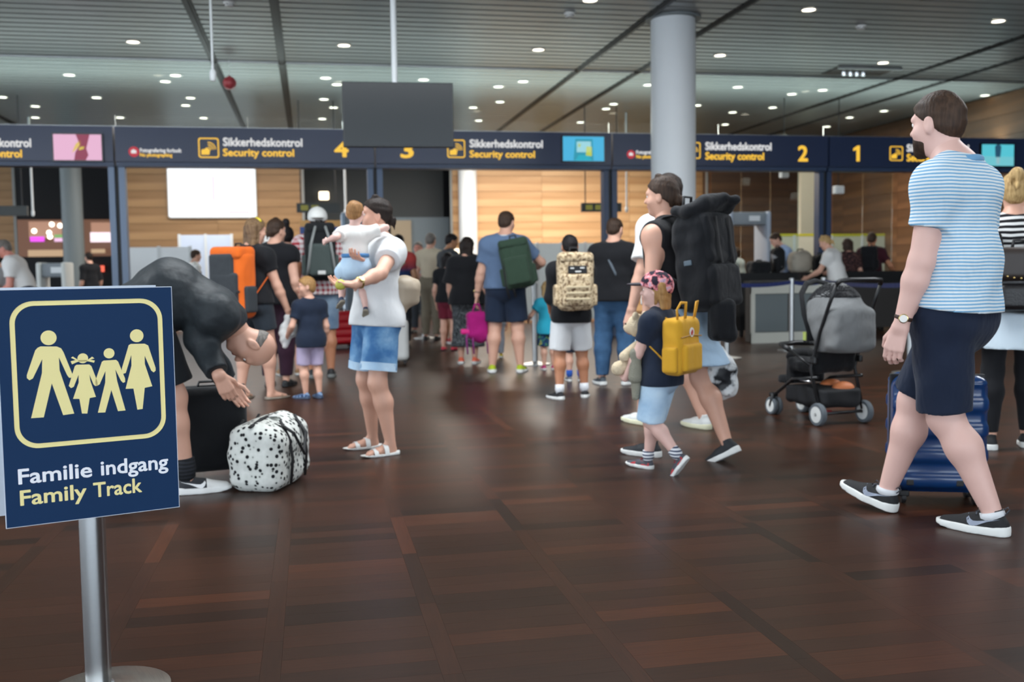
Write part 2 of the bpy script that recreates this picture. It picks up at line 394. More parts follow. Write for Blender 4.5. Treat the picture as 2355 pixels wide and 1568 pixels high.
# ================================================================ portal with the lane signs
M_NAVY = mat('fascia_navy', '#22304f', .35, var=.04, vs=.6); M_NAVYD = mat('portal_navy', '#2b3d5a', .4, var=.05)
M_STEELB = mat('portal_steel_blue', '#6b809c', .35, var=.05)
M_YEL = emitter('sign_yellow_lit', '#ffc83c', .9); M_WHT = emitter('sign_white_lit', '#f2f2f2', .75)
M_RED = emitter('sign_red_lit', '#c02436', .8); M_CHROME = metal('chrome', '#d8dadc', .2)
M_BLK = mat('matte_black', '#16171a', .55, var=.05); M_BLKG = mat('gloss_black', '#121315', .25, var=0)
ZT, ZB = onY(1045, 305, GY).z, onY(1045, 380, GY).z
PX0 = [onY(p, 350, GY).x for p in (268, 858, 1400, 1893)]; MOD = (PX0[3]-PX0[0])/3
POSTX = [PX0[0]+(i-1)*MOD for i in range(5)]; XEND = onY(2347, 350, GY).x
def rounded(x0, x1, z0, z1, r, n=6):
    pts = []
    for cx, cz, a0 in ((x1-r, z1-r, 0), (x0+r, z1-r, 90), (x0+r, z0+r, 180), (x1-r, z0+r, 270)):
        for k in range(n+1):
            t = math.radians(a0+90*k/n); pts.append((cx+r*math.cos(t), cz+r*math.sin(t)))
    return pts
def ring(mb, outer, inner, d, M, mi=0):
    n = len(outer); vs = [M @ Vector((x, 0, z)) for x, z in outer]+[M @ Vector((x, 0, z)) for x, z in inner]
    vs += [M @ Vector((x, d, z)) for x, z in outer]+[M @ Vector((x, d, z)) for x, z in inner]
    fs = []
    for i in range(n):
        j = (i+1) % n; fs += [(i, j, n+j, n+i), (i, 2*n+i, 2*n+j, j), (n+i, n+j, 3*n+j, 3*n+i)]
    mb.add(vs, fs, mi)
def lane_icon(parent, x, z, s, yf):
    """yellow frame with suitcase, hand and scanner waves"""
    T = Matrix.Translation((x, yf, z)); o = MB()
    ring(o, rounded(-s/2, s/2, -s/2, s/2, .12*s), rounded(-.44*s, .44*s, -.44*s, .44*s, .09*s), -.006, T)
    ic = o.obj('icon_frame', M_YEL, parent)
    b = MB(); b.prism([(-.36*s, -.34*s), (.02*s, -.34*s), (.06*s, -.1*s), (-.1*s, .02*s), (-.2*s, -.06*s), (-.36*s, -.1*s)], -.006, T); b.obj('icon_bag', M_YEL, ic)
    for k, r in enumerate((.16, .27, .38)):
        w = MB(); n = 8
        out = [(-.02*s+r*s*math.cos(math.radians(8+85*i/n)), -.12*s+r*s*1.1*math.sin(math.radians(8+85*i/n))) for i in range(n+1)]
        inn = [(-.02*s+(r-.045)*s*math.cos(math.radians(8+85*i/n)), -.12*s+(r-.045)*s*1.1*math.sin(math.radians(8+85*i/n))) for i in range(n+1)]
        w.prism(out+inn[::-1], -.006, T); w.obj('icon_wave', M_YEL, ic)
def screen(parent, x0, x1, z0, z1, yf, kind):
    mm, t = new_mat('screen_'+kind, .3); co = t.coord(); t.b.inputs['Emission Strength'].default_value = .85; t.col((0, 0, 0, 1))
    w = x1-x0; cols = {'pink': '#e9b4d2', 'cyan': '#46b4e0', 'teal': '#56c6d6'}
    bezel = MB().bx(x0-.02, x1+.02, yf-.05, yf, z0-.02, z1+.02).obj('screen', M_BLKG, parent)
    em = emitter('screen_'+kind+'_glow', cols[kind], .85); MB().bx(x0, x1, yf-.054, yf-.05, z0, z1).obj('picture', em, bezel)
    def poly(pts, c, s=.8):
        MB().prism([(x0+w*a, z0+(z1-z0)*b) for a, b in pts], -.003, Matrix.Translation((0, yf-.054, 0))).obj('picture_shape', emitter('px_'+c, c, s), bezel)
    if kind == 'pink':
        poly([(.47, 1), (.76, 1), (.68, .45), (.72, .2), (.66, 0), (.42, 0), (.45, .3), (.55, .6)], '#a8405f', .6)
        poly([(.38, .28), (.46, .62), (.56, .78), (.58, .6), (.46, .4)], '#e8c868'); poly([(.54, .5), (.66, .56), (.62, .42), (.52, .38)], '#e8d868')
    if kind == 'cyan':
        poly([(.25, .02), (.30, .9), (.72, .9), (.74, .02)], '#2a9cb4'); poly([(.33, .36), (.33, .8), (.68, .8), (.68, .36)], '#b8ecf4'); poly([(.36, .58), (.37, .72), (.43, .7), (.42, .56)], '#c4cc30')
        poly([(.55, .22), (.57, .6), (.70, .58), (.70, .2)], '#d8dc28'); poly([(.30, .02), (.38, .24), (.62, .24), (.70, .02)], '#3cb8cc')
    if kind == 'teal':
        poly([(0, 0), (0, .45), (1, .42), (1, 0)], '#7cd8e4', .7); poly([(.42, .4), (.40, .9), (.46, 1), (.54, 1), (.60, .9), (.57, .4)], '#20506c'); poly([(.45, .08), (.44, .4), (.56, .4), (.55, .08)], '#a8c8d0', .7)
def sign_bay(label, xa, xb, items):
    r = thing('lane_sign', label, 'sign', ((xa+xb)/2, GY, ZB)); ox, oz = (xa+xb)/2, ZB
    yf = -.20
    MB().bx(xa-ox+.015, xb-ox-.015, -.2, .12, 0, ZT-ZB).obj('fascia', M_NAVY, r)
    MB().bx(xa-ox+.015, xb-ox-.015, -.16, .1, -.07, -.004).obj('fascia_lower_edge', M_NAVYD, r)
    px = lambda p, q: (onY(p, q, GY-.2).x-ox, onY(p, q, GY-.2).z-oz)
    for it in items:
        if it[0] == 'text':
            _, txt, x0, x1, y0, y1, m = it; a = px(x0, y1); b = px(x1, y0); mid = .5*(a[1]+b[1])
            h = abs(px((x0+x1)/2, y0)[1]-px((x0+x1)/2, y1)[1]); zb = px((x0+x1)/2, y1)[1]
            if txt == '1':
                w = b[0]-a[0]; MB().prism([(a[0]+.5*w, zb), (a[0]+w, zb), (a[0]+w, zb+h), (a[0]+.62*w, zb+h), (a[0], zb+.82*h), (a[0], zb+.66*h), (a[0]+.5*w, zb+.74*h)], -.006, Matrix.Translation((0, yf-.002, 0))).obj('lettering', m, r); continue
            link('lettering', fit_text(txt, b[0]-a[0], h, m, .028, .006), r, Matrix.Translation((a[0], yf-.004, zb)))
        elif it[0] == 'icon':
            _, x, y, s = it; c = px(x, y); lane_icon(r, c[0], c[1], s*GY/FPX*1.02, yf-.002)
        elif it[0] == 'ban':
            _, x, y, s = it; c = px(x, y); q = s*GY/FPX/2
            ro = MB().lathe([(q, 0), (q, .006)], 20, (c[0], yf, c[1]), M=Matrix.Rotation(math.radians(90), 4, 'X')).obj('prohibition_disc', M_RED, r)
            MB().bx(c[0]-q*.5, c[0]+q*.45, yf-.012, yf-.006, c[1]-q*.3, c[1]+q*.3).bx(c[0]-q*.2, c[0]+q*.1, yf-.012, yf-.006, c[1]+q*.3, c[1]+q*.48).obj('camera_symbol', M_WHT, ro)
        elif it[0] == 'screen':
            _, x0, x1, y0, y1, k = it; a = px(x0, (y0+y1)/2); b = px(x1, (y0+y1)/2); z0 = px((x0+x1)/2, y1)[1]; z1 = px((x0+x1)/2, y0)[1]; screen(r, a[0], b[0], z0, z1, yf, k)
    return r
S1, S2 = 'Sikkerhedskontrol', 'Security control'
sign_bay('navy lane sign at far left with the pink screen', POSTX[0]-.0, POSTX[1], [('text', S1, -112, 71, 317, 337, M_WHT), ('text', S2, -112, 50, 343, 361, M_YEL), ('screen', 125, 235, 310, 369, 'pink')])
sign_bay('navy lane sign with the yellow number 4', POSTX[1], POSTX[2], [('ban', 308, 349, 22), ('text', 'Fotografering forbudt', 322, 417, 341, 350, M_WHT), ('text', 'No photographing', 322, 396, 352, 360, M_YEL), ('icon', 480, 340, 42),
    ('text', S1, 513, 695, 317, 336, M_WHT), ('text', S2, 513, 676, 342, 359, M_YEL), ('text', '4', 769, 801, 323, 360, M_YEL)])
sign_bay('navy lane sign with the number 3 and blue screen', POSTX[2], POSTX[3], [('text', '3', 921, 951, 325, 362, M_YEL), ('icon', 1049, 342, 40), ('text', S1, 1080, 1248, 321, 339, M_WHT), ('text', S2, 1080, 1230, 346, 362, M_YEL), ('screen', 1293, 1387, 315, 371, 'cyan')])
sign_bay('navy lane sign with the yellow number 2 behind the round column', POSTX[3], POSTX[4], [('ban', 1451, 355, 20), ('text', 'Fotografering forbudt', 1463, 1552, 346, 354, M_WHT), ('text', 'No photographing', 1463, 1532, 356, 364, M_YEL), ('icon', 1593, 346, 38),
    ('text', S1, 1622, 1774, 327, 345, M_WHT), ('text', S2, 1622, 1757, 350, 367, M_YEL), ('text', '2', 1835, 1858, 334, 370, M_YEL)])
sign_bay('navy lane sign with the yellow number 1 and teal screen at right', POSTX[4], XEND, [('text', '1', 1962, 1977, 335, 371, M_YEL), ('icon', 2061, 353, 35), ('text', S1, 2085, 2228, 332, 349, M_WHT), ('text', S2, 2085, 2212, 354, 371, M_YEL), ('screen', 2254, 2327, 333, 382, 'teal')])
# posts: a pair of blue steel posts at every bay joint
for i, x in enumerate(POSTX[1:]):
    lab = ['pale blue steel portal post left of lane four', 'blue steel portal post between lanes four and three', 'dark navy portal post between lanes three and two', 'dark navy portal post between lanes two and one'][i]
    r = thing('portal_post', lab, 'post', (x, GY, 0)); ms = [M_STEELB, mat('portal_blue_mid', '#4a5f7c', .4), M_NAVYD, M_NAVYD][i]
    w = .10
    MB().bx(-w-.02, -.03, -.09, .09, 0, ZB-.05).obj('upright', ms, r); MB().bx(.03, w+.02, -.09, .09, 0, ZB-.05).obj('upright', ms, r)
    MB().bx(-.03, .03, -.05, .05, 0, ZB-.05).obj('core', M_BLK, r)
# glass wall over the signs up to the ceiling, in panes
M_PANE = glass('clear_pane', '#eef6f6', 0, .97)
gl = tag(MB().bx(POSTX[0]-MOD*2, 13.2, GY-.03, GY+.03, ZT, ZT+.03).bx(POSTX[0]-MOD*2, 13.2, GY-.03, GY+.03, CEIL-.03, CEIL).obj('window_1', metal('trim_alu', '#b9bcbc', .4)), kind='structure', label='frameless glass wall between the lane signs and the ceiling')
xs = [POSTX[0]-MOD*2+k*MOD/2 for k in range(14) if POSTX[0]-MOD*2+k*MOD/2 < 13]+[13.2]
for a, b in zip(xs[:-1], xs[1:]): MB().bx(a+.0003, b-.0003, GY-.002, GY+.002, ZT+.03, CEIL-.03).obj('pane', M_PANE, gl)
# ---- downlights
DLR = [('topmost', [(1357, 0), (1860, 22), (2296, 48)]), ('second', [(306, 96), (791, 104), (1238, 114), (1656, 127), (2031, 144)]),
       ('third', [(159, 172), (404, 173), (749, 179), (974, 183), (1203, 187), (1491, 195), (1697, 200), (1892, 207), (2265, 219)]), ('fourth, reflected', [(380, 187), (775, 194), (1146, 199), (1821, 216)]),  # fourth row: reflections in the glass, added as extra lamps
       ('fifth', [(5, 223), (222, 224), (438, 225), (745, 228), (1150, 234), (1411, 239), (1603, 242), (1777, 247), (2033, 255)]), ('sixth', [(81, 244), (427, 242), (767, 247), (1088, 247), (1394, 250), (1685, 258), (1954, 270)]),  # sixth row: also glass reflections built as lamps
       ('seventh', [(81, 270), (276, 270), (468, 271), (741, 273), (1101, 277), (1335, 281), (1668, 286), (1902, 291)]), ('lowest, two-lamp', [(1801, 311), (2012, 315)])]
ORD = ['first', 'second', 'third', 'fourth', 'fifth', 'sixth', 'seventh', 'eighth', 'ninth']
DL = [(x, y, 'round glowing downlight, %s from the left in the %s row of ceiling lights' % (ORD[k], rn)) for rn, ps in DLR for k, (x, y) in enumerate(ps)]
M_LAMP = emitter('downlight_glow', '#fff3dc', 9)
lm = MB().lathe([(.085, 0), (.085, .004)], 20).mesh('lens', M_LAMP); rm = MB()
rm.lathe([(.105, .0), (.108, -.008), (.088, -.010), (.086, .004)], 20); rmm = rm.mesh('rim', mat('white_rim', '#d8d8d4', .4, var=0), ang=40)
for (x, y, lab) in DL:
    r_ = ray(x, y); p = CAM+r_*((CEIL-.022-CAMH)/r_.z)
    r = thing('downlight', lab, 'downlight', p, 0, 'ceiling downlights')
    link('lens', lm, r); link('rim', rmm, r)
# ---- round column and farther columns
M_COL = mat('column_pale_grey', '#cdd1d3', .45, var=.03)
def column(label, px, wpx, Y, m):
    c = onY(px, 600, Y); d = (Vector((c.x, c.y, CAMH))-CAM).dot(cF); R_ = wpx*d/FPX/2
    r = thing('round_column', label, 'column', (c.x, Y, 0)); MB().lathe([(R_, 0), (R_, CEIL-.04)], 48).obj('shaft', m, r, ang=40)
    MB().lathe([(R_+.015, 0), (R_+.015, .12), (R_, .13)], 48).obj('base_ring', metal('trim_alu', '#b9bcbc', .4), r, ang=40)
    MB().lathe([(R_+.07, CEIL-.05), (R_+.07, CEIL-.02)], 48).obj('ceiling_collar', mat('collar_grey', '#6f7678', .5), r, ang=40)
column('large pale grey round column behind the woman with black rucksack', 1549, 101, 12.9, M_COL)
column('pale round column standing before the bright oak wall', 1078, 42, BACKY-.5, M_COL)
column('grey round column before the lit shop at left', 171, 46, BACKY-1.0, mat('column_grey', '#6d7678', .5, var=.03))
# ---- hanging display
def display():
    d = 10.6; c = at(916, 265, d); w = 253*d/FPX; h = 147*d/FPX
    r = thing('hanging_display', 'large dark flat display hanging from a white ceiling pole', 'screen', (c.x, c.y, c.z-h/2), azim(916)*.55)
    MB().box((0, 0, h/2), (w, .07, h), r=.008).obj('housing', mat('display_housing', '#1e2326', .45, var=.03), r)
    MB().box((0, -.037, h/2), (w-.03, .006, h-.03)).obj('glass_front', mat('display_glass', '#151c20', .25, var=0, spec=.4), r)
    MB().cyl((-.03, .0, h-.02), (-.03, .0, CEIL-c.z+h/2), .030, 16).obj('pole', mat('white_paint', '#dfe3e4', .4, var=0), r, ang=40)
    MB().lathe([(.07, 0), (.07, .03)], 20, (-.03, 0, CEIL-c.z+h/2-.04)).obj('ceiling_plate', mat('white_paint', '#dfe3e4', .4, var=0), r, ang=40)
display()
def rod(label, px, y0, d, r0=.012, end='sensor'):
    p = at(px, y0, d); r = thing('ceiling_rod', label, 'rod', p)
    MB().cyl((0, 0, .05), (0, 0, CEIL-p.z), r0, 10).obj('stem', mat('white_paint', '#dfe3e4', .4, var=0), r, ang=40)
    MB().lathe([(.018, -.02), (.03, 0), (.034, .07), (.02, .1)], 14).obj('sensor', mat('white_paint', '#dfe3e4', .4, var=0), r, ang=50)
    return r
rod('thin white rod hanging from the ceiling left of the display', 490, 182, 10.3)
rod('thin rod with a round white camera hanging in lane five', 76, 495, 21.0, .022)
rod('thin rod with a round white camera hanging in lane four', 795, 492, 21.5, .022)
rod('thin rod with a round white camera before the bright oak wall', 1441, 486, 21.5, .018)
p = at(528, 191, 15.6); r = thing('round_disc', 'small translucent red round disc high under the ceiling', 'disc', p)
MB().lathe([(.001, -.10), (.06, -.085), (.095, -.04), (.105, 0), (.095, .04), (.06, .085), (.02, .1), (.012, .115)], 20).obj('disc', mat('red_film', '#b8474c', .4, var=0), r, ang=60)
MB().cyl((0, 0, .11), (0, 0, CEIL-p.z), .003, 6).obj('string', mat('white_paint', '#dfe3e4', .4, var=0), r)
# ---- ceiling hatch, smoke detectors, sprinklers
c = gnd(1978, 160, CEIL); r = thing('ceiling_hatch', 'long open hatch with small spotlights in the dark ceiling', 'hatch', (c.x, c.y, CEIL-.03), 0)
MB().bx(-.55, .55, -.3, .3, -.002, .012).obj('opening', M_BLKG, r); MB().bx(-.58, .58, -.34, -.3, -.03, .01).obj('front_edge', metal('trim_alu', '#b9bcbc', .4), r)
for k in range(4): MB().lathe([(.02, -.06), (.045, -.055), (.05, 0), (.03, .004)], 12, (-.24+k*.12, .1, 0)).obj('spot', metal('chrome', '#d8dadc', .2), r, ang=40)
for (x, y, l) in ((1980, 60, 'flat white smoke detector near the hatch on the dark ceiling'), (1310, 31, 'flat white smoke detector above the hanging display'), (527, 6, 'flat white smoke detector by the left ceiling track')):
    c = gnd(x, y, CEIL-.02); r = thing('smoke_detector', l, 'detector', c); MB().lathe([(.03, -.055), (.055, -.045), (.06, -.02), (.075, -.018), (.075, .004)], 18).obj('housing', mat('white_rim', '#d8d8d4', .4, var=0), r, ang=40)
    MB().lathe([(.058, -.035), (.062, -.03)], 18).obj('slot', M_BLK, r)
# ================================================================ security hall furniture behind the portal
M_GLSW = glass('pale_glass', '#dfe8ea', .05, .9); M_WPAN = mat('white_panel', '#e6eaec', .4, var=.04); M_CREAM = mat('cream_panel', '#cfcab6', .5, var=.04)
def big_screen():
    Y = BACKY-.125; a, b = onY(387, 502, Y), onY(588, 388, Y); x0, x1 = a.x, b.x; z0, z1 = onY(487, 501, Y).z, onY(487, 384, Y).z
    r = thing('light_panel', 'large white backlit map panel on the oak wall', 'panel', ((x0+x1)/2, Y, z0)); w = (x1-x0)/2; h = z1-z0
    MB().prism(rounded(-w, w, 0, h, .06), .10).obj('casing', mat('white_rim', '#d8d8d4', .4, var=0), r)
    MB().prism(rounded(-w+.02, w-.02, .02, h-.02, .05), .006, Matrix.Translation((0, -.008, 0))).obj('lit_face', emitter('white_glow', '#f6fbff', 1.15), r)
    MB().bx(w*.0, w*.06, -.014, -.008, h*.35, h*.82).obj('pink_print', emitter('pink_print', '#f4dcea', 1.0), r)
    MB().bx(w*.36, w*.82, -.014, -.008, h*.1, h*.12).obj('red_print', emitter('red_print', '#e8a0a8', .9), r)
big_screen()
def partition(label, px0, px1, ytop, ybot, Y, m, posts=2, band=None, name='glass_partition'):
    a, b = onY(px0, ytop, Y), onY(px1, ytop, Y); zt = onY((px0+px1)/2, ytop, Y).z; z0 = 0
    r = thing(name, label, 'partition', ((a.x+b.x)/2, Y, z0 if z0 > .05 else 0)); w = (b.x-a.x); base = z0 if z0 > .05 else 0
    n = max(1, posts)
    for k in range(n): MB().bx(-w/2+k*w/n+.02, -w/2+(k+1)*w/n-.02, -.008, .008, .05, zt-base-.02).obj('panel', m, r)
    for k in range(n+1): MB().bx(-w/2+k*w/n-.03, -w/2+k*w/n+.03, -.02, .02, 0, zt-base).obj('post', mat('partition_post', '#cfd3d4', .4, var=0), r)
    if band: MB().bx(-w/2, w/2, -.014, .014, zt-base-.02, zt-base+.035).obj('top_band', band, r)
    return r
partition('white panel partition left of the orange rucksack', 292, 437, 566, 665, 20.5, M_WPAN, 2)
partition('pale blue and white counter screen under the white panel', 412, 532, 538, 640, 23.5, mat('pale_blue_panel', '#c3cfe2', .4, var=.05), 2)
partition('narrow white cabinet beside the woman with yellow hair clip', 604, 634, 536, 650, 23.0, M_WPAN, 1, name='white_cabinet')
partition('frosted glass partition below the bright oak wall', 1180, 1400, 557, 700, 21.5, mat('frosted_panel', '#dfe6e4', .35, var=.06), 4)
YT = mat('yellow_tape', '#c9c02e', .5, var=.03)
partition('cream panel screen with yellow top band behind the blue shirted officer', 1770, 1882, 541, 655, 21.5, M_CREAM, 2, YT)
partition('cream panel screen with yellow top band behind the maroon shirted man', 1912, 2052, 541, 655, 21.5, M_CREAM, 2, YT)
# tall pale post panel and clear tall panes at lane two and one
tag(MB().bx(onY(1842, 450, 22).x, onY(1880, 450, 22).x, 22, 22.15, 0, CEIL-.3).obj('trim_9', mat('pale_pilaster', '#a8a493', .5, var=.03)), kind='structure', label='pale pilaster left of the lane one post')
def panes(label, p0, p1, Y, n):
    a, b = onY(p0, 450, Y).x, onY(p1, 450, Y).x; r = thing('glass_screen', label, 'glass wall', ((a+b)/2, Y, 0)); w = (b-a)/n
    for k in range(n): MB().bx(-(b-a)/2+k*w+.001, -(b-a)/2+(k+1)*w-.001, -.003, .003, .03, 3.6).obj('pane', M_PANE, r)
    MB().bx(-(b-a)/2, (b-a)/2, -.02, .02, 0, .04).obj('floor_rail', M_CHROME, r); MB().bx(-(b-a)/2, (b-a)/2, -.02, .02, 3.6, 3.66).obj('head_rail', metal('trim_alu', '#b9bcbc', .4), r)
panes('tall clear glass screen behind lane two', 1636, 1838, 19.5, 3)
panes('tall clear glass screen behind lane one', 1915, 2052, 19.2, 2)
# ---- metal detector arches
def arch(label, p0, p1, ytop, Y, m):
    a, b = onY(p0, ytop, Y), onY(p1, ytop, Y); w = b.x-a.x; h = a.z
    r = thing('metal_detector', label, 'arch', ((a.x+b.x)/2, Y, 0))
    for s in (-1, 1): MB().box((s*(w/2-.04), 0, h/2), (.08, .62, h), r=.03).obj('side_panel', m, r, ang=40)
    MB().box((0, 0, h-.13), (w-.1, .5, .24), r=.02).obj('crossbar', mat('arch_grey', '#8a9298', .45, var=.03), r, ang=40)
    MB().box((.1, -.255, h-.13), (.22, .012, .1)).obj('display_strip', M_WPAN, r)
M_ARCH = mat('arch_pale_blue', '#a3adbc', .4, var=.04)
arch('pale metal detector arch right of the black rucksack', 1664, 1758, 488, 18.3, M_ARCH)
arch('pale metal detector arch behind the man in white cap', 784, 850, 490, 20.5, mat('arch_blue', '#8ea2b6', .4, var=.04))
arch('white scanner frame before the lit shop at left', 92, 160, 604, 18.6, mat('white_frame', '#d9dcd8', .4, var=.03))
# ---- counters and conveyor
def counter(label, p0, p1, ytop, ybot, depth=.8, lip=True):
    f = gnd(p0, ybot); Y = f.y; a, b = onY(p0, ybot, Y), onY(p1, ybot, Y); h = onY((p0+p1)/2, ytop, Y).z; w = b.x-a.x
    r = thing('inspection_counter', label, 'counter', ((a.x+b.x)/2, Y+depth/2, 0)); M_P = mat('counter_grey', '#5d6668', .5, var=.04); M_F = mat('counter_frame', '#b6b7ae', .4, var=.04)
    MB().bx(-w/2, w/2, -depth/2+.02, depth/2, .02, h-.04).obj('body', mat('counter_dark', '#3b3632', .6), r)
    n = 2
    for k in range(n):
        MB().bx(-w/2+k*w/n+.05, -w/2+(k+1)*w/n-.015, -depth/2-.0, -depth/2+.02, .17, h-.2).obj('panel', M_P, r)
    MB().bx(-w/2, w/2, -depth/2-.012, -depth/2+.02, .0, .16).obj('kick_plate', M_F, r); MB().bx(-w/2, w/2, -depth/2-.012, -depth/2+.02, h-.19, h-.04).obj('top_rail', M_F, r)
    for s in (-1, 1): MB().bx(s*(w/2-.03)-.03, s*(w/2-.03)+.03, -depth/2-.014, -depth/2+.02, 0, h-.04).obj('stile', M_F, r)
    MB().bx(-w/2-.02, w/2+.02, -depth/2-.03, depth/2+.02, h-.04, h).obj('worktop', M_BLK, r)
    return r
counter('grey panelled counter with pale frame behind the pushchair', 1727, 1898, 645, 790, .2)
def conveyor():
    f = gnd(1675, 778); Y = f.y+.62; a, b = onY(1672, 640, Y).x, onY(2240, 640, Y).x; r = thing('conveyor', 'long black roller conveyor behind the grey counter', 'conveyor', ((a+b)/2, Y, 0)); w = b-a
    MB().bx(-w/2, w/2, -.38, .38, .92, 1.0).obj('bed', M_BLK, r); MB().bx(-w/2, w/2, -.42, -.38, .86, 1.04).obj('side_rail', M_BLKG, r); MB().bx(-w/2, w/2, .38, .42, .86, 1.04).obj('side_rail', M_BLKG, r)
    rr = MB().cyl((0, -.37, 0), (0, .37, 0), .022, 8).mesh('roller', metal('chrome', '#d8dadc', .2), ang=40)
    for k in range(int(w/.16)): link('roller', rr, r, Matrix.Translation((-w/2+.1+k*.16, 0, 1.004)))
    for k in range(4):
        for s in (-1, 1): MB().bx(-w/2+.1+k*(w-.2)/3-.03, -w/2+.1+k*(w-.2)/3+.03, s*.34-.03, s*.34+.03, 0, .92).obj('leg', M_BLK, r)
    MB().bx(-w/2, w/2, -.36, -.33, .1, .9).obj('front_skirt', mat('skirt_dark', '#2a2725', .6), r)
    return Y
CONVY = conveyor()
# ---- belt barriers
def stanchion(label, px, py, h=.98, group=None):
    p = gnd(px, py); r = thing('barrier_post', label, 'barrier post', p)
    MB().lathe([(.18, 0), (.18, .012), (.06, .03), (.034, .04)], 28).obj('foot', metal('satin_steel', '#b6b8b8', .35), r, ang=40)
    MB().lathe([(.032, .03), (.032, h-.06)], 18).obj('tube', metal('satin_steel', '#b6b8b8', .35), r, ang=40); MB().lathe([(.036, h-.06), (.036, h-.005), (.028, h)], 18).obj('head', metal('satin_steel', '#b6b8b8', .35), r, ang=40)
    return p
b1 = stanchion('steel barrier post right of the woman with black rucksack', 1672, 824)
b2 = stanchion('steel barrier post standing before the grey counter', 1820, 806)
b3 = stanchion('short looking steel barrier post behind the pushchair hood', 1893, 800)
b4 = stanchion('steel barrier post beside the toddler in turquoise', 1231, 838)
b5 = stanchion('steel barrier post left of the man in beige vest', 975, 778)
b6 = stanchion('steel barrier post hidden in part by the striped shirt man', 2092, 858)
def belt(label, a, b, col='#1c2a5e'):
    r = thing('barrier_belt', label, 'belt', ((a.x+b.x)/2, (a.y+b.y)/2, .9)); v = Vector((b.x-a.x, b.y-a.y, 0)); n = Vector((-v.y, v.x, 0)).normalized()*.002
    m = MB(); k = 8; vs = []
    for i in range(k+1):
        t = i/k; sag = -.03*4*t*(1-t)
        for z in (0, .05):
            for s in (-1, 1): vs.append(v*(t-.5)+n*s+Vector((0, 0, z+sag)))
    fs = []
    for i in range(k):
        q = i*4; fs += [(q, q+4, q+6, q+2), (q+1, q+3, q+7, q+5), (q+2, q+6, q+7, q+3), (q, q+1, q+5, q+4)]
    m.add(vs, fs); m.obj('webbing', cloth('belt_'+col, col), r)
belt('navy barrier belt stretched before the grey counter', b1, b2); belt('navy barrier belt between the two posts by the pushchair', b2, b3); belt('navy barrier belt running behind the striped shirt man', b3, b6)
# ---- shop glow at far left
def shop():
    Y = BACKY+5.3; P = lambda x, y: onY(x, y, Y)
    r = thing('shop_front', 'brightly lit shop with pink and white shelves at far left', 'shop', (P(150, 600).x, Y, 0)); ox = P(150, 600).x
    def q(name, x0, x1, y0, y1, m, dy=0): a = P(x0, (y0+y1)/2).x-ox; b = P(x1, (y0+y1)/2).x-ox; MB().bx(a, b, -.06-dy, -dy, max(0, P((x0+x1)/2, y1).z), P((x0+x1)/2, y0).z).obj(name, m, r)
    q('back_wall', 40, 262, 505, 670, emitter('shop_warm', '#a8765a', .35)); q('ceiling_band', 70, 160, 510, 548, emitter('shop_peach', '#d8a488', .6), .1); q('ceiling_band', 212, 262, 512, 535, emitter('shop_peach', '#d8a488', .6), .1)
    q('shelf_row', 75, 106, 545, 556, emitter('shop_magenta', '#e850f0', 1.2), .2); q('shelf_row', 130, 155, 548, 556, emitter('shop_pinkish', '#f0c0e8', 1.0), .2); q('shelf_row', 130, 152, 540, 547, emitter('shop_green', '#88c070', .8), .2)
    q('lit_shelf', 212, 262, 535, 557, emitter('shop_white', '#ffeaf4', 1.2), .2); q('counter_top', 70, 160, 575, 590, emitter('shop_cream', '#e8c49c', .6), .2); q('counter_top', 214, 245, 573, 582, emitter('shop_cream', '#e8c49c', .6), .2)
    q('red_sign', 216, 244, 611, 625, emitter('shop_red', '#ff6a50', 1.2), .25); q('dark_front', 40, 262, 590, 680, M_NIGHT, .15)
    for (x, y) in ((85, 532), (125, 517), (144, 520), (119, 536), (121, 545)):
        c = P(x, y); MB().lathe([(.001, -.07), (.05, -.05), (.07, 0), (.05, .05), (.001, .07)], 12, (c.x-ox, -.3, c.z)).obj('globe_lamp', emitter('lamp_globe', '#fff0d8', 4), r, smooth=True)
shop()
# ---- hanging direction signs and lit box, cabinets
def dir_sign(label, p0, p1, y, Y):
    a, b = onY(p0, y, Y), onY(p1, y, Y); r = thing('direction_sign', label, 'sign', ((a.x+b.x)/2, Y, a.z)); w = b.x-a.x
    MB().bx(-w/2, w/2, -.05, .05, -.09, .09).obj('board', mat('sign_black', '#2b2f2c', .4, var=0), r)
    for k in range(2): MB().bx(-w/2+.08+k*.2, -w/2+.22+k*.2, -.056, -.05, -.05, .05).obj('yellow_field', emitter('dir_yellow', '#8f8c30', .5), r)
    for s in (-1, 1): MB().cyl((s*w*.4, 0, .09), (s*w*.4, 0, CEIL-a.z), .012, 6).obj('hanger', M_BLK, r)
dir_sign('dark hanging direction sign above the man in white cap', 682, 782, 478, 20.0)
dir_sign('dark hanging direction sign before the bright oak wall', 1337, 1428, 477, 20.0)
dir_sign('dark hanging direction sign at the left picture edge', -60, 64, 485, 20.0)
c = onY(745, 450, BACKY+1.3); r = thing('wall_lamp', 'small warm square lamp on the dark recessed wall', 'lamp', c)
MB().box((0, 0, 0), (.26, .08, .22), r=.03).obj('shade', emitter('warm_lamp', '#ffe6c4', 3), r); MB().bx(-.05, .05, .04, .2, -.05, .05).obj('bracket', M_BLK, r)
for (x, y, l) in ((589, 0, ''),): pass
for (x, y, w_, l) in ((1803, 400, .16, 'small white camera box hanging behind lane two'), (1928, 437, .2, 'small white camera box hanging behind lane one')):
    c = onY(x, y, 18.6); r = thing('camera_box', l, 'camera', c); MB().box((0, 0, 0), (w_, .14, .16), r=.02).obj('housing', mat('white_box', '#e4e6e6', .4, var=0), r); MB().cyl((0, 0, .07), (0, 0, CEIL-c.z), .01, 6).obj('stem', M_BLK, r)
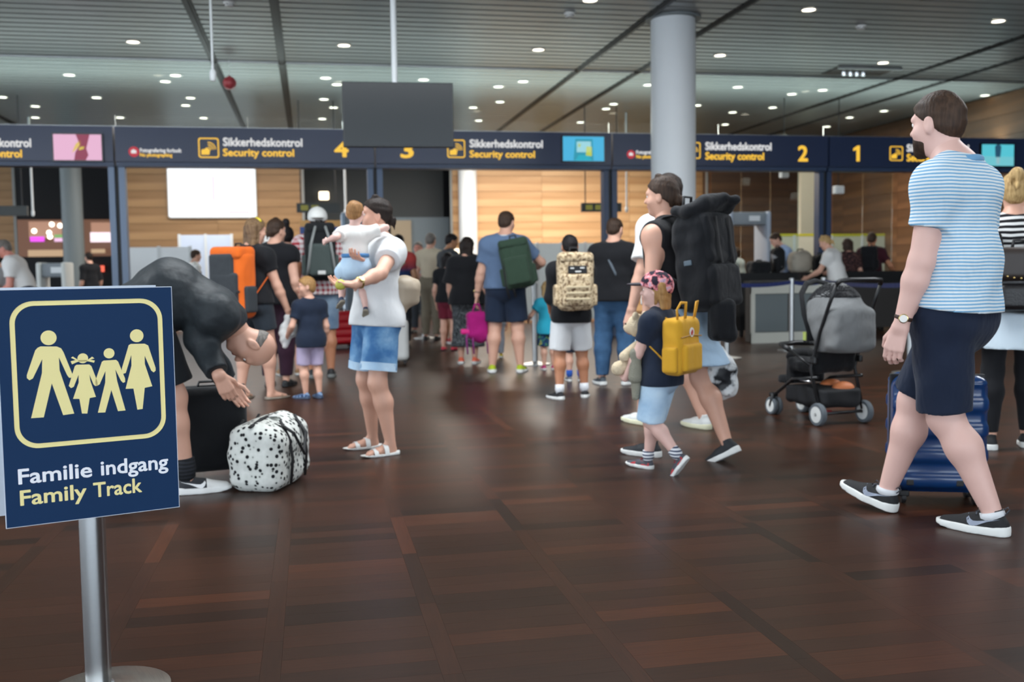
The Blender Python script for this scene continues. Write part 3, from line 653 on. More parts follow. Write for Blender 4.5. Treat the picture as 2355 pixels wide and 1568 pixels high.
# orange and blue strips of the scanner line in lane four
def lane_unit():
    Y = 22.5; a, b = onY(690, 520, Y), onY(850, 520, Y); r = thing('scanner_line', 'low scanner line with orange top edge and blue cover in lane four', 'scanner', ((a.x+b.x)/2, Y, 0)); w = b.x-a.x
    z1, z2, z3 = onY(770, 508, Y).z, onY(770, 523, Y).z, onY(770, 556, Y).z
    MB().bx(-w/2, w/2, -.3, .3, z2, z1).obj('hood', mat('oak_edge', '#c69a5c', .5), r); MB().bx(-w/2, w/2, -.34, .34, z3, z2).obj('cover', mat('scanner_blue', '#2c4a8c', .4, var=.04), r); MB().bx(-w/2, w/2, -.3, .3, 0, z3).obj('body', mat('scanner_grey', '#54606a', .5, var=.05), r)
lane_unit()
def desk():
    c = gnd(1085, 745); r = thing('check_desk', 'lit white check desk behind the woman with long dark hair', 'desk', (c.x, c.y, 0))
    MB().bx(-.5, .5, -.3, .3, .0, 1.02).obj('body', mat('desk_grey', '#4a4744', .6), r); MB().box((0, 0, 1.04), (1.1, .7, .04), r=.01).obj('top', M_WPAN, r)
    MB().box((-.1, .05, 1.2), (.42, .04, .28), r=.01).obj('monitor', emitter('desk_screen', '#dce8f4', 1.0), r); MB().cyl((-.1, .06, 1.05), (-.1, .06, 1.15), .02, 8).obj('monitor_stand', M_BLK, r)
    MB().box((.28, .0, 1.11), (.2, .2, .1), r=.01).obj('blue_box', mat('box_blue', '#3d78b8', .5), r)
    MB().lathe([(.02, 0), (.16, .0), (.09, .16), (.04, .2)], 16, (-.28, .15, 1.42)).obj('lamp_shade', emitter('desk_lamp', '#fff0d0', 2.5), r, ang=40); MB().cyl((-.28, .15, 1.06), (-.28, .15, 1.45), .012, 8).obj('lamp_stem', M_BLK, r)
desk()
# ================================================================ smooth solid modelling on a grid (bodies, clothes, bags)
A3 = lambda p: np.array((p[0], p[1], p[2]), dtype=np.float32)
class Prim:
    def __init__(s, f, lo, hi, k=.02, op='u'): s.f, s.lo, s.hi, s.k, s.op = f, np.array(lo, float), np.array(hi, float), k, op
    def grow(s, d, k=None):
        f = s.f; return Prim(lambda X, Y, Z: f(X, Y, Z)-d, s.lo-d, s.hi+d, s.k if k is None else k, s.op)
def cone(a, b, ra, rb, k=.02, cap=0, op='u'):
    a, b = A3(a), A3(b); d = b-a; L2 = float(d@d)+1e-12; L = math.sqrt(L2)
    def f(X, Y, Z):
        px, py, pz = X-a[0], Y-a[1], Z-a[2]; t = (px*d[0]+py*d[1]+pz*d[2])/L2; tc = np.clip(t, 0, 1)
        r = np.sqrt((px-tc*d[0])**2+(py-tc*d[1])**2+(pz-tc*d[2])**2)-(ra+tc*(rb-ra))
        if cap & 1: r = np.maximum(r, (t-1)*L)
        if cap & 2: r = np.maximum(r, -t*L)
        return r
    R = max(ra, rb); return Prim(f, np.minimum(a, b)-R, np.maximum(a, b)+R, k, op)
def ell(c, r, k=.02, R=None, op='u'):
    c = A3(c); r = np.array(r, np.float32); Rm = None if R is None else np.array(R, np.float32)
    def f(X, Y, Z):
        px, py, pz = X-c[0], Y-c[1], Z-c[2]
        if Rm is not None: px, py, pz = [px*Rm[0, i]+py*Rm[1, i]+pz*Rm[2, i] for i in range(3)]
        k0 = np.sqrt((px/r[0])**2+(py/r[1])**2+(pz/r[2])**2); k1 = np.sqrt((px/r[0]**2)**2+(py/r[1]**2)**2+(pz/r[2]**2)**2)
        return (k0-1)*np.where(k1 > 1e-6, k0/np.maximum(k1, 1e-6), r.min())
    m = float(r.max()); return Prim(f, c-m, c+m, k, op)
def econe(a, b, r0, r1, side, fwd, k=.02, cap=0, op='u'):
    """tapered limb with elliptical section; r = (half width, half depth)"""
    a, b, s, w = A3(a), A3(b), A3(side), A3(fwd); d = b-a; L = float(np.sqrt(d@d)); u = d/L
    def f(X, Y, Z):
        px, py, pz = X-a[0], Y-a[1], Z-a[2]; t = (px*u[0]+py*u[1]+pz*u[2])/L; tc = np.clip(t, 0, 1)
        qx, qy, qz = px-tc*d[0], py-tc*d[1], pz-tc*d[2]
        qs = qx*s[0]+qy*s[1]+qz*s[2]; qf = qx*w[0]+qy*w[1]+qz*w[2]; qu = qx*u[0]+qy*u[1]+qz*u[2]
        rx = r0[0]+tc*(r1[0]-r0[0]); ry = r0[1]+tc*(r1[1]-r0[1]); rm = np.minimum(rx, ry)
        k0 = np.sqrt((qs/rx)**2+(qf/ry)**2+(qu/rm)**2); k1 = np.sqrt((qs/rx**2)**2+(qf/ry**2)**2+(qu/rm**2)**2)
        r = (k0-1)*np.where(k1 > 1e-6, k0/np.maximum(k1, 1e-6), rm)
        if cap & 1: r = np.maximum(r, (t-1)*L)
        if cap & 2: r = np.maximum(r, -t*L)
        return r
    R = max(r0+r1); return Prim(f, np.minimum(a, b)-R, np.maximum(a, b)+R, k, op)
def rbox(c, h, r, k=.02, R=None, op='u'):
    c = A3(c); h = np.array(h, np.float32)-r; Rm = None if R is None else np.array(R, np.float32)
    def f(X, Y, Z):
        px, py, pz = X-c[0], Y-c[1], Z-c[2]
        if Rm is not None: px, py, pz = [px*Rm[0, i]+py*Rm[1, i]+pz*Rm[2, i] for i in range(3)]
        qx, qy, qz = abs(px)-h[0], abs(py)-h[1], abs(pz)-h[2]
        return np.sqrt(np.maximum(qx, 0)**2+np.maximum(qy, 0)**2+np.maximum(qz, 0)**2)+np.minimum(np.maximum(qx, np.maximum(qy, qz)), 0)-r
    m = float(np.linalg.norm(h+r)); return Prim(f, c-m, c+m, k, op)
def surface(prims, vox, post=None, box=None):
    """naive surface nets over the blended solids; returns verts, quads"""
    U = [p for p in prims if p.op == 'u']
    lo = np.min([p.lo for p in U], 0)-2.5*vox; hi = np.max([p.hi for p in U], 0)+2.5*vox
    if box is not None: lo = np.maximum(lo, box[0]); hi = np.minimum(hi, box[1])
    n = np.maximum(np.ceil((hi-lo)/vox).astype(int)+1, 3)
    ax = [(lo[i]+vox*np.arange(n[i])).astype(np.float32) for i in range(3)]
    D = np.full(n, 1.0, np.float32)
    for p in prims:
        m = p.k+3*vox; i0 = np.clip(np.floor((p.lo-m-lo)/vox).astype(int), 0, n); i1 = np.clip(np.ceil((p.hi+m-lo)/vox).astype(int)+1, 0, n)
        if (i1 <= i0).any(): continue
        sl = tuple(slice(a, b) for a, b in zip(i0, i1)); S = D[sl]
        d = p.f(ax[0][sl[0], None, None], ax[1][None, sl[1], None], ax[2][None, None, sl[2]]).astype(np.float32)
        if p.op == 's': h = np.maximum(p.k-np.abs(S+d), 0)/max(p.k, 1e-6); D[sl] = np.maximum(S, -d)+h*h*p.k*.25
        else: h = np.maximum(p.k-np.abs(S-d), 0)/max(p.k, 1e-6); D[sl] = np.minimum(S, d)-h*h*p.k*.25
    if post is not None: D = post(ax[0][:, None, None], ax[1][None, :, None], ax[2][None, None, :], D).astype(np.float32)
    ins = D < 0
    if not ins.any(): return np.zeros((0, 3)), np.zeros((0, 4), int)
    c = np.array(D.shape)-1; acc = np.zeros(tuple(c)+(3,), np.float32); cnt = np.zeros(tuple(c), np.float32)
    g = np.meshgrid(*[np.arange(k) for k in (0, 1)], indexing='ij')
    cr = [(0, 0, 0), (1, 0, 0), (0, 1, 0), (1, 1, 0), (0, 0, 1), (1, 0, 1), (0, 1, 1), (1, 1, 1)]
    V = {q: D[q[0]:q[0]+c[0], q[1]:q[1]+c[1], q[2]:q[2]+c[2]] for q in cr}
    mixed = np.zeros(tuple(c), bool); s0 = V[(0, 0, 0)] < 0
    for q in cr[1:]: mixed |= ((V[q] < 0) != s0)
    idx = np.argwhere(mixed); I, J, K = idx.T; P = np.zeros((len(idx), 3), np.float32); N = np.zeros(len(idx), np.float32)
    val = {q: V[q][I, J, K] for q in cr}
    for q in cr:
        for a in range(3):
            if q[a]: continue
            q2 = list(q); q2[a] = 1; q2 = tuple(q2); va, vb = val[q], val[q2]; x = (va < 0) != (vb < 0)
            t = np.where(x, va/np.where(x, va-vb, 1), 0); e = np.zeros((len(idx), 3), np.float32)
            for b in range(3): e[:, b] = q[b]
            e[:, a] += t; P += e*x[:, None]; N += x
    P = P/np.maximum(N, 1)[:, None]; vid = np.full(tuple(c), -1, np.int64); vid[I, J, K] = np.arange(len(idx)); verts = lo+vox*(idx+P)
    F = []
    for a in range(3):
        b, d = (a+1) % 3, (a+2) % 3; sl0 = [slice(0, None)]*3; sl1 = [slice(0, None)]*3; sl0[a] = slice(0, -1); sl1[a] = slice(1, None)
        x = ins[tuple(sl0)] != ins[tuple(sl1)]; w = np.argwhere(x); w = w[(w[:, b] > 0) & (w[:, d] > 0) & (w[:, b] < c[b]) & (w[:, d] < c[d])]
        if not len(w): continue
        inside = ins[tuple(w.T)]
        def cell(ob, od): v = w.copy(); v[:, b] += ob; v[:, d] += od; return vid[tuple(v.T)]
        q = np.stack([cell(-1, -1), cell(0, -1), cell(0, 0), cell(-1, 0)], 1); q[~inside] = q[~inside][:, ::-1]; F.append(q)
    F = np.concatenate(F) if F else np.zeros((0, 4), int); F = F[(F >= 0).all(1)]
    return verts, F
def np_mesh(name, parts, mats, smooth=True):
    """parts: list of (verts, quads[, material function])"""
    vs, fs, b = [], [], 0
    for p in parts:
        if len(p[0]): vs.append(p[0]); fs.append(p[1]+b); b += len(p[0])
    V = np.concatenate(vs); F = np.concatenate(fs); me = bpy.data.meshes.new(name)
    me.vertices.add(len(V)); me.vertices.foreach_set('co', V.astype(np.float32).ravel()); me.loops.add(F.size); me.loops.foreach_set('vertex_index', F.ravel().astype(np.int32))
    me.polygons.add(len(F)); me.polygons.foreach_set('loop_start', np.arange(0, F.size, 4, dtype=np.int32)); me.polygons.foreach_set('loop_total', np.full(len(F), 4, np.int32))
    for m in (mats if isinstance(mats, (list, tuple)) else [mats]): me.materials.append(m)
    me.update(calc_edges=True); me.polygons.foreach_set('use_smooth', np.ones(len(F), bool)); me.validate(); return me, V, F
def solid(name, prims, vox, m, parent=None, post=None, M=None, off=None):
    v, f = surface(prims, vox, post)
    if off is not None: v = v-np.array(off)
    me, _, _ = np_mesh(name, [(v, f)], m); return link(name, me, parent, M)
def wrinkle(amp, fr, seed=0):
    rs = np.random.RandomState(seed); W = rs.normal(0, 1, (5, 3))*fr; ph = rs.uniform(0, 6.28, 5)
    def post(X, Y, Z, D):
        n = 0
        for w, p in zip(W, ph): n = n+np.sin(X*w[0]+Y*w[1]+Z*w[2]+p)
        return D+amp*n/5
    return post
def chain(*fs):
    def post(X, Y, Z, D):
        for f in fs:
            if f is not None: D = f(X, Y, Z, D)
        return D
    return post
def keep(pt, nrm):
    """cut away everything on the +normal side of the plane"""
    p, n = A3(pt), A3(Vector(nrm).normalized())
    return lambda X, Y, Z, D: np.maximum(D, (X-p[0])*n[0]+(Y-p[1])*n[1]+(Z-p[2])*n[2])
# ================================================================ people
SKIN = {'fair': mat('skin_fair', '#d0a08a', .5, var=.06, vs=20, sss=.0), 'pale': mat('skin_pale', '#d8b0a5', .5, var=.05, vs=20), 'tan': mat('skin_tan', '#b67c5c', .5, var=.06, vs=20), 'rosy': mat('skin_rosy', '#c98474', .45, var=.08, vs=14), 'olive': mat('skin_olive', '#a97858', .5, var=.06, vs=20)}
LIP = mat('lips', '#b5655c', .4, var=.05); EYEW = mat('eye_white', '#e8e4e0', .2, var=0); IRIS = mat('iris', '#2b2320', .2, var=0)
def hair_mat(name, a, b):
    if name in _mc: return _mc[name]
    m, t = new_mat(name, .6, 0, .25); co = t.coord(); f = t.noise(co, 1, 3, (90, 90, 14)); g = t.noise(co, 9, 2)
    t.col(t.ramp(t.math('MULTIPLY_ADD', f, .7, t.math('MULTIPLY', g, .35)), [(.3, a), (.75, b)])); t.bump(f, .5, .01); _mc[name] = m; return m
HAIR = {'brown': hair_mat('hair_brown', '#231914', '#4a372a'), 'dark': hair_mat('hair_dark', '#120d0b', '#2c201a'), 'black': hair_mat('hair_black', '#0a090a', '#1c1719'), 'blond': hair_mat('hair_blond', '#8a6a40', '#d2b27c'), 'sand': hair_mat('hair_sandy', '#7d5a36', '#b8905c'), 'mouse': hair_mat('hair_light_brown', '#4c3a2a', '#8a6e50'), 'ginger': hair_mat('hair_ginger', '#6a4a2c', '#a67a4c'), 'grey': hair_mat('hair_grey', '#4c4844', '#86807a')}
def nz(v): v = Vector(v); return v/max(v.length, 1e-9)
def ik(S, T, a, b, pole):
    S, T = Vector(S), Vector(T); d = T-S; L = min(d.length, (a+b)*.998); u = d.normalized(); T = S+u*L
    x = (a*a-b*b+L*L)/(2*L); h = math.sqrt(max(a*a-x*x, 0)); p = Vector(pole); p = nz(p-u*p.dot(u)); return S+u*x+p*h, T
_shoe = {}
def shoe_mesh(kind, FL, mats, vox=None):
    key = (kind, round(FL, 3))+tuple(m.name for m in mats)
    if key in _shoe: return _shoe[key]
    v = vox or max(.005, FL*.02); S = Vector((1, 0, 0)); Zu = Vector((0, 0, 1)); fl = FL
    up = [econe((0, -.17*fl, .13*fl), (0, .2*fl, .12*fl), (.125*fl, .14*fl), (.155*fl, .135*fl), S, Zu, .05*fl), econe((0, .2*fl, .12*fl), (0, .60*fl, .08*fl), (.155*fl, .13*fl), (.13*fl, .085*fl), S, Zu, .06*fl)]
    if kind in ('sneaker', 'boot'): up += [cone((0, -.10*fl, .16*fl), (0, -.075*fl, (.36 if kind == 'sneaker' else .5)*fl), .13*fl, .125*fl, .06*fl, cap=1), cone((0, .02*fl, .24*fl), (0, .3*fl, .16*fl), .07*fl, .06*fl, .06*fl)]
    bot = lambda X, Y, Z, D: np.maximum(D, .045*fl-Z)
    foot = [econe((0, -.16*fl, .06*fl), (0, .2*fl, .06*fl), (.15*fl, .3*fl), (.178*fl, .3*fl), S, Zu, .05*fl), econe((0, .2*fl, .06*fl), (0, .60*fl, .06*fl), (.178*fl, .3*fl), (.14*fl, .3*fl), S, Zu, .06*fl)]
    th = .115 if kind == 'sneaker' else .06
    sole_post = lambda X, Y, Z, D: np.maximum(np.maximum(D, Z-(th*fl+np.maximum(0, -Y)*.12)), .0-Z+np.maximum(0, Y-.5*fl)*.22)
    r = {}
    r['sole'] = np_mesh('sole', [surface(foot, v, sole_post)], mats[1])[0]
    if kind in ('sneaker', 'boot', 'flat'): r['upper'] = np_mesh('upper', [surface(up, v, bot)], mats[0])[0]
    else:
        w = .19*fl
        def strap(y, z, wd, a0=0):
            b = MB(); n = 10; pts = [(w*math.cos(math.pi*i/n), z*math.sin(math.pi*i/n)+.03*fl) for i in range(n+1)]
            for i, (x, zz) in enumerate(pts):
                for s in (-1, 1): b.v.append((x, y+s*wd/2, zz))
                for s in (-1, 1): b.v.append((x*.93, y+s*wd/2, zz-.012*fl))
            for i in range(n):
                q = 4*i; b.f += [(q, q+4, q+5, q+1), (q+2, q+3, q+7, q+6), (q, q+2, q+6, q+4), (q+1, q+5, q+7, q+3)]; b.mi += [0]*4
            return b
        if kind == 'sandal': r['strap'] = [strap(.38*fl, .17*fl, .11*fl).mesh('strap', mats[0], ang=60), strap(.1*fl, .26*fl, .12*fl).mesh('strap', mats[0], ang=60)]
        else: r['strap'] = [strap(.3*fl, .17*fl, .04*fl).mesh('strap', mats[0], ang=60)]
    _shoe[key] = r; return r
class Person:
    pass
def person(label, px, py, H, hd=0, skin='fair', hair=('short', 'brown'), head=(0, 0), lean=0, bend=0, twist=0, feet=None, hands=(None, None), poles=(None, None), curl=(35, 35), hdir=(None, None),
           shirt=None, bottom=None, shoes=None, socks=None, build=1.0, hf=None, hips=1.0, shw=1.0, vox=None, root=None, heading=None, drop=0, sit=None, group=None, base_z=0, palm=(None, None), belly=0, off=(0, 0), tights=None, nf=0, legf=None):
    """a figure in metres: local x right, y forward, z up; IK limbs; one continuous skin mesh plus hair and clothes"""
    P = Person(); near = H; hfr = hf or (.132 if H > 1.5 else .132+(1.5-H)*.085); vox = vox or .011
    p = root if root is not None else gnd(px, py); rz = math.radians(hd)+azim(px) if heading is None else math.radians(heading)
    M = Matrix.Translation((p.x, p.y, base_z)) @ Matrix.Rotation(rz, 4, 'Z'); P.M = M; P.H = H; inv = M.inverted(); P.inv = inv
    R_ = thing('person', label, 'person', group=group, M=M); P.root = R_
    legf = legf or (.53 if H > 1.5 else .53-(1.5-H)*.10)
    UL, LL = legf*.462*H, legf*.452*H; AK = .042*H
    fw, bd = build, build
    # --- feet
    FL = .152*H; ft = []
    for i, s in enumerate((-1, 1)):
        f = (feet[i] if feet and feet[i] else (s*.055, 0, 0, -s*8, 0)); f = tuple(f)+(0,)*(5-len(f)); ft.append(f)
    hipz = legf*H-drop
    C = Vector((off[0]*H, off[1]*H, hipz))
    hipj = [C+Vector((s*.048*H*hips, 0, 0)) for s in (-1, 1)]
    J = {}; prims_body = []; legs = []
    feetM = []
    for i, s in enumerate((-1, 1)):
        x, y, z, yw, pt = ft[i]; MF = Matrix.Translation((x*H, y*H, z*H)) @ Matrix.Rotation(math.radians(yw), 4, 'Z') @ Matrix.Rotation(math.radians(pt), 4, 'X')
        feetM.append(MF); ank = MF @ Vector((0, -.07*FL, AK)); fdir = (MF.to_3x3() @ Vector((0, 1, 0)))
        pole = Vector((fdir.x, fdir.y, 0))+Vector((0, .2, 0)) if Vector((fdir.x, fdir.y, 0)).length > .2 else Vector((0, 1, 0))
        kn, an = ik(hipj[i], ank, UL, LL, pole); legs.append((hipj[i], kn, an, MF)); feetM[i] = MF
    # lower the pelvis until both feet are reached
    for _ in range(40):
        gap = max((hipj[i]-(feetM[i] @ Vector((0, -.07*FL, AK)))).length-(UL+LL)*.997 for i in (0, 1))
        if gap <= 0: break
        C.z -= max(gap, .002)
        hipj = [C+Vector((s*.048*H*hips, 0, 0)) for s in (-1, 1)]
    legs = []
    for i in (0, 1):
        MF = feetM[i]; ank = MF @ Vector((0, -.07*FL, AK)); fdir = MF.to_3x3() @ Vector((0, 1, 0)); kn, an = ik(hipj[i], ank, UL, LL, Vector((fdir.x, fdir.y, 0))*.6+Vector((0, .5, 0.01))); legs.append((hipj[i], kn, an, MF))
    # --- torso
    l1, l2 = math.radians(lean), math.radians(lean+bend); u1 = Vector((0, math.sin(l1), math.cos(l1))); u2 = Vector((0, math.sin(l2), math.cos(l2)))
    tl = 1-legf-hfr-.045; W = C+u1*(.36*tl*H); N = W+u2*(.60*tl*H)
    tw = math.radians(twist); sd = Vector((math.cos(tw), math.sin(tw), 0)); fwd2 = u2.cross(sd)*-1; fwd2 = sd.cross(u2)*-1; fwd2 = u2.cross(sd)
    if fwd2.y < 0: fwd2 = -fwd2
    sd = fwd2.cross(u2); X0 = Vector((1, 0, 0)); f1 = Vector((0, math.cos(l1), -math.sin(l1)))
    sh = [N+sd*(s*.096*H*shw)-u2*(.030*H) for s in (-1, 1)]
    P.W, P.N, P.C, P.sd, P.u, P.f, P.sh = W, N, C, sd, u2, fwd2, sh
    Ms = Matrix((sd, fwd2, u2)).transposed()
    # --- head
    hh = hfr*H; yaw, pit = math.radians(head[0]), math.radians(head[1])
    HR = (Matrix.Rotation(yaw, 3, 'Z') @ Matrix.Rotation(-pit, 3, 'X')) if len(head) < 3 else (Matrix.Rotation(yaw, 3, 'Z') @ Matrix.Rotation(-pit, 3, 'X') @ Matrix.Rotation(math.radians(head[2]), 3, 'Y'))
    nd = nz(u2*.8+HR @ Vector((0, .25, .8))); hb = N+nd*(.055*H)+fwd2*nf*H; HC = hb+(HR @ Vector((0, .10, .42)))*hh
    hp = lambda x, y, z: HC+(HR @ Vector((x, y, z)))*hh
    P.hp, P.HC, P.HR, P.hh = hp, HC, HR, hh; RH = np.array(HR)
    kk = .06*hh
    headp = [ell(hp(0, -.05, .12), (.325*hh, .405*hh, .37*hh), kk, RH), ell(hp(0, .11, -.17), (.255*hh, .255*hh, .30*hh), .12*hh, RH), ell(hp(0, .27, -.40), (.10*hh, .08*hh, .07*hh), .1*hh, RH),
             cone(hp(0, .34, .03), hp(0, .415, -.105), .03*hh, .055*hh, .06*hh), cone(hp(-.16, .30, .10), hp(.16, .30, .10), .055*hh, .055*hh, .07*hh), ell(hp(-.17, .2, -.13), (.12*hh,)*3, .08*hh), ell(hp(.17, .2, -.13), (.12*hh,)*3, .08*hh),
             ell(hp(0, .345, -.245), (.10*hh, .045*hh, .045*hh), .03*hh, RH),
             ell(hp(-.14, .395, .02), (.07*hh, .055*hh, .05*hh), .04*hh, RH, 's'), ell(hp(.14, .395, .02), (.07*hh, .055*hh, .05*hh), .04*hh, RH, 's')]
    for s in (-1, 1): headp += [ell(hp(s*.345, -.05, -.03), (.035*hh, .085*hh, .135*hh), .03*hh, RH), ell(hp(s*.385, -.02, -.02), (.025*hh, .04*hh, .07*hh), .02*hh, RH, 's')]
    neckp = [cone(N-u2*.01*H, hp(0, -.06, -.22), .036*H*bd**.4*(hfr/.132)**.3, .030*H*bd**.4*(hfr/.132)**.5, .03*H)]
    # --- torso solids
    b = bd
    torso = [econe(C-u1*.015*H, W, (.088*H*hips*b, .066*H*b), (.074*H*b, .054*H*b), X0, f1, .04*H), econe(W, N-u2*.06*H, (.074*H*b, .054*H*b), (.094*H*b*shw, .064*H*b), sd, fwd2, .04*H), cone(sh[0], sh[1], .038*H*b**.6, .038*H*b**.6, .05*H)]
    if belly: torso.append(ell(W+f1*.03*H*belly, (.08*H*b, .06*H*b, .07*H), .05*H))
    for s in (0, 1): torso.append(cone(N+u2*.012*H, sh[s], .028*H, .026*H, .04*H))
    glut = [ell(hipj[i]-f1*.012*H-Vector((0, 0, .01*H)), (.050*H*hips*b, .052*H*b, .06*H), .04*H) for i in (0, 1)]
    # --- legs
    legp = []; lfac = b**.8
    for i in (0, 1):
        h, kn, an, MF = legs[i]; cf = kn.lerp(an, .32); back = (an-kn).cross(X0).normalized(); back = back if back.y < 0 else -back
        cf = cf+back*.008*H
        legp.append([cone(h, kn, .052*H*lfac, .034*H*lfac, .03*H), cone(kn, cf, .033*H*lfac, .0345*H*lfac, .02*H), cone(cf, an, .0345*H*lfac, .0195*H*lfac**.5, .02*H)])
    footp = []
    barefoot = shoes is None or shoes[0] in ('sandal', 'flip')
    for i in (0, 1):
        MF = feetM[i]; q = lambda x, y, z: MF @ Vector((x*FL, y*FL, z*FL)); S3 = MF.to_3x3() @ Vector((1, 0, 0)); Z3 = MF.to_3x3() @ Vector((0, 0, 1))
        zo = .08 if barefoot else .1
        footp.append([cone(q(0, -.07, .27), q(0, -.13, zo+.06), .11*FL, .10*FL, .05*FL), econe(q(0, -.1, zo+.05), q(0, .3, zo+.045), (.1*FL, .1*FL), (.14*FL, .085*FL), S3, Z3, .06*FL), econe(q(0, .3, zo+.045), q(0, .52, zo+.02), (.14*FL, .07*FL), (.12*FL, .045*FL), S3, Z3, .05*FL), cone(q(0, -.05, .3), q(0, .2, zo+.1), .09*FL, .06*FL, .06*FL)])
        if barefoot: footp[i] += [cone(q((k-2)*.055, .5-abs(k-1)*.02, zo), q((k-2)*.06, .62-abs(k-1)*.03-(.03 if k == 4 else 0), zo-.01), .034*FL, .03*FL, .01*FL) for k in range(5)]
    # --- arms and hands
    UA, FA = .168*H, .142*H; arms = []; handp = []; hbox = []
    for i, s in enumerate((-1, 1)):
        T = hands[i]; T = Vector((s*.135, .03, legf+.0+tl*.96-.03-.30))*H if T is None else (inv @ T if isinstance(T, Vector) else Vector(T)*H)
        pole = poles[i] or (s*.35, -1, -.15); el, wr = ik(sh[i], T, UA, FA, pole); arms.append((sh[i], el, wr))
        fd = (wr-el).normalized()
        hdv = nz(hdir[i]) if hdir[i] else fd
        pn = Vector(palm[i]) if palm[i] else Vector((-s, 0.15, 0)); pn = nz(pn-hdv*pn.dot(hdv)); th = hdv.cross(pn); th = th if th.dot(Vector((0, 1, .35))) > 0 else -th
        hs = .105*H*(1.0 if H > 1.5 else 1.08); cu = math.radians(curl[i])
        hpz = []; base = wr+hdv*.04*hs; wd = .40*hs
        for k in range(4):
            o = (1.5-k)*.30*wd*.86; kp = wr+hdv*(.50-.02*abs(k-1))*hs+th*o
            hpz.append(cone(base+th*o*.55, kp, .085*hs, .062*hs, .05*hs))
            L = (.46, .5, .47, .37)[k]*hs; d = hdv; q0 = kp; ang = cu*.5
            for sg, (lf, r0, r1) in enumerate(((.45, .058, .052), (.3, .052, .047), (.25, .047, .04))):
                d = nz(hdv*math.cos(ang)+pn*math.sin(ang)); q1 = q0+d*L*lf; hpz.append(cone(q0, q1, r0*hs*.88, r1*hs*.88, .012*hs)); q0 = q1; ang += cu*(1.0 if sg == 0 else .8)
        t0 = wr+hdv*.14*hs+th*.13*hs+pn*.03*hs; t1 = t0+nz(hdv*.75+th*.55+pn*.35)*.24*hs; t2 = t1+nz(hdv*.9+th*.12+pn*.45*(1 if cu > .3 else .5))*.2*hs
        hpz += [cone(t0, t1, .085*hs, .062*hs, .04*hs), cone(t1, t2, .058*hs, .045*hs, .015*hs)]
        handp.append(hpz); c_ = wr+hdv*.45*hs; hbox.append((np.array(c_)-hs*.95, np.array(c_)+hs*.95))
    P.arms, P.legs = arms, legs
    armp = []
    for i in (0, 1):
        S_, el, wr = arms[i]; ab = b**.7; md = el.lerp(wr, .28)
        armp.append([cone(S_, el, .031*H*ab, .0235*H*ab, .03*H), cone(el, md, .0235*H*ab, .0245*H*ab, .015*H), cone(md, wr, .0245*H*ab, .0155*H*ab**.5, .015*H)])
    # --- skin mesh: body, head, hands and bare feet meshed at their own fineness from the same solids
    sk = SKIN[skin]; parts = []
    allb = torso+glut+neckp+sum(legp, [])+(sum(footp, []) if barefoot else [])+sum(armp, [])
    # coarse trunk and limbs
    parts.append(surface(allb, vox))
    hv = max(.0045, hh*.024); bx = (np.array(HC)-hh*.72, np.array(HC)+hh*.72); hv_, hf_ = surface(headp+neckp, hv, None, bx); parts.append((hv_, hf_))
    for i in (0, 1):
        wr, el = arms[i][2], arms[i][1]; parts.append(surface(handp[i]+[cone(wr.lerp(el, .25), wr, .0185*H*b**.5, .0155*H*b**.5, .01*H)], max(.0032, .0022*H), None, hbox[i]))
    me, V, F = np_mesh('body', parts, [sk, LIP])
    # lips
    fc = V[F].mean(1); loc = (fc-np.array(HC))@np.array(HR)/hh
    lip = (abs(loc[:, 0]) < .09) & (loc[:, 1] > .33) & (abs(loc[:, 2]+.245) < .036)
    me.polygons.foreach_set('material_index', lip.astype(np.int32)); link('body', me, R_)
    for s in (-1, 1):
        e = MB(); Mx = HR.to_4x4(); n = 10
        e.lathe([(.0001, -.045*hh), (.024*hh, -.038*hh), (.039*hh, -.022*hh), (.045*hh, 0), (.039*hh, .022*hh), (.02*hh, .04*hh), (.0001, .045*hh)], n, (0, 0, 0), M=Matrix.Rotation(math.radians(-90), 4, 'X'))
        e.mi = [1 if sum(e.v[k][1] for k in f)/len(f) > .03*hh else 0 for f in e.f]
        link('eye', e.mesh('eye', [EYEW, IRIS], True), R_, Matrix.Translation(hp(s*.14, .312, .018)) @ Mx)
    # --- hair and headgear
    if hair: build_hair(P, hair, R_)
    # --- clothes
    if shirt:
        g = shirt.get('loose', .010); sl = shirt.get('sleeve', .55); hem = shirt.get('hem', -.02); sp = [q.grow(g) for q in torso]
        hpnt = C+u1*hem*H
        if hem < .02:
            fl_ = shirt.get('flare', 0); sp.append(econe(C+u1*min(hem-.03, -.05)*H, W, ((.092+fl_)*H*hips*b+g+.014, (.074+fl_)*H*b+g+.016), (.080*H*b+g, .060*H*b+g), X0, f1, .04*H)); sp += [q.grow(g+.014) for q in glut]
        for i in (0, 1):
            S_, el, wr = arms[i]
            ab = b**.7
            if sl > 0:
                e1 = S_.lerp(el, min(sl, 1)); fac = shirt.get('cuff', 1.25)
                sp.append(cone(S_, e1, .0315*H*ab+g, .0245*H*ab*fac+g if sl <= 1 else .026*H*ab+g, .03*H, cap=1 if sl <= 1 else 0))
                if sl > 1: e2 = el.lerp(wr, min(sl-1, 1)); sp.append(cone(el, e2, .026*H*ab+g, .0185*H*ab+g, .02*H, cap=1))
            else: sp.append(ell(sh[i]-sd*((-1, 1)[i])*.012*H, (.034*H*ab+g,)*3, .03*H))
        nk = shirt.get('neck', .046); nq = nz(u2-fwd2*.35); npt = N+u2*nk*H
        def neckcut(X, Y, Z, D):
            pl = (X-npt.x)*nq.x+(Y-npt.y)*nq.y+(Z-npt.z)*nq.z; rr = np.sqrt((X-npt.x)**2+(Y-npt.y)**2+(Z-npt.z)**2); return np.maximum(D, np.minimum(pl, .085*H-rr))
        cuts = [keep(hpnt, -u1), neckcut]
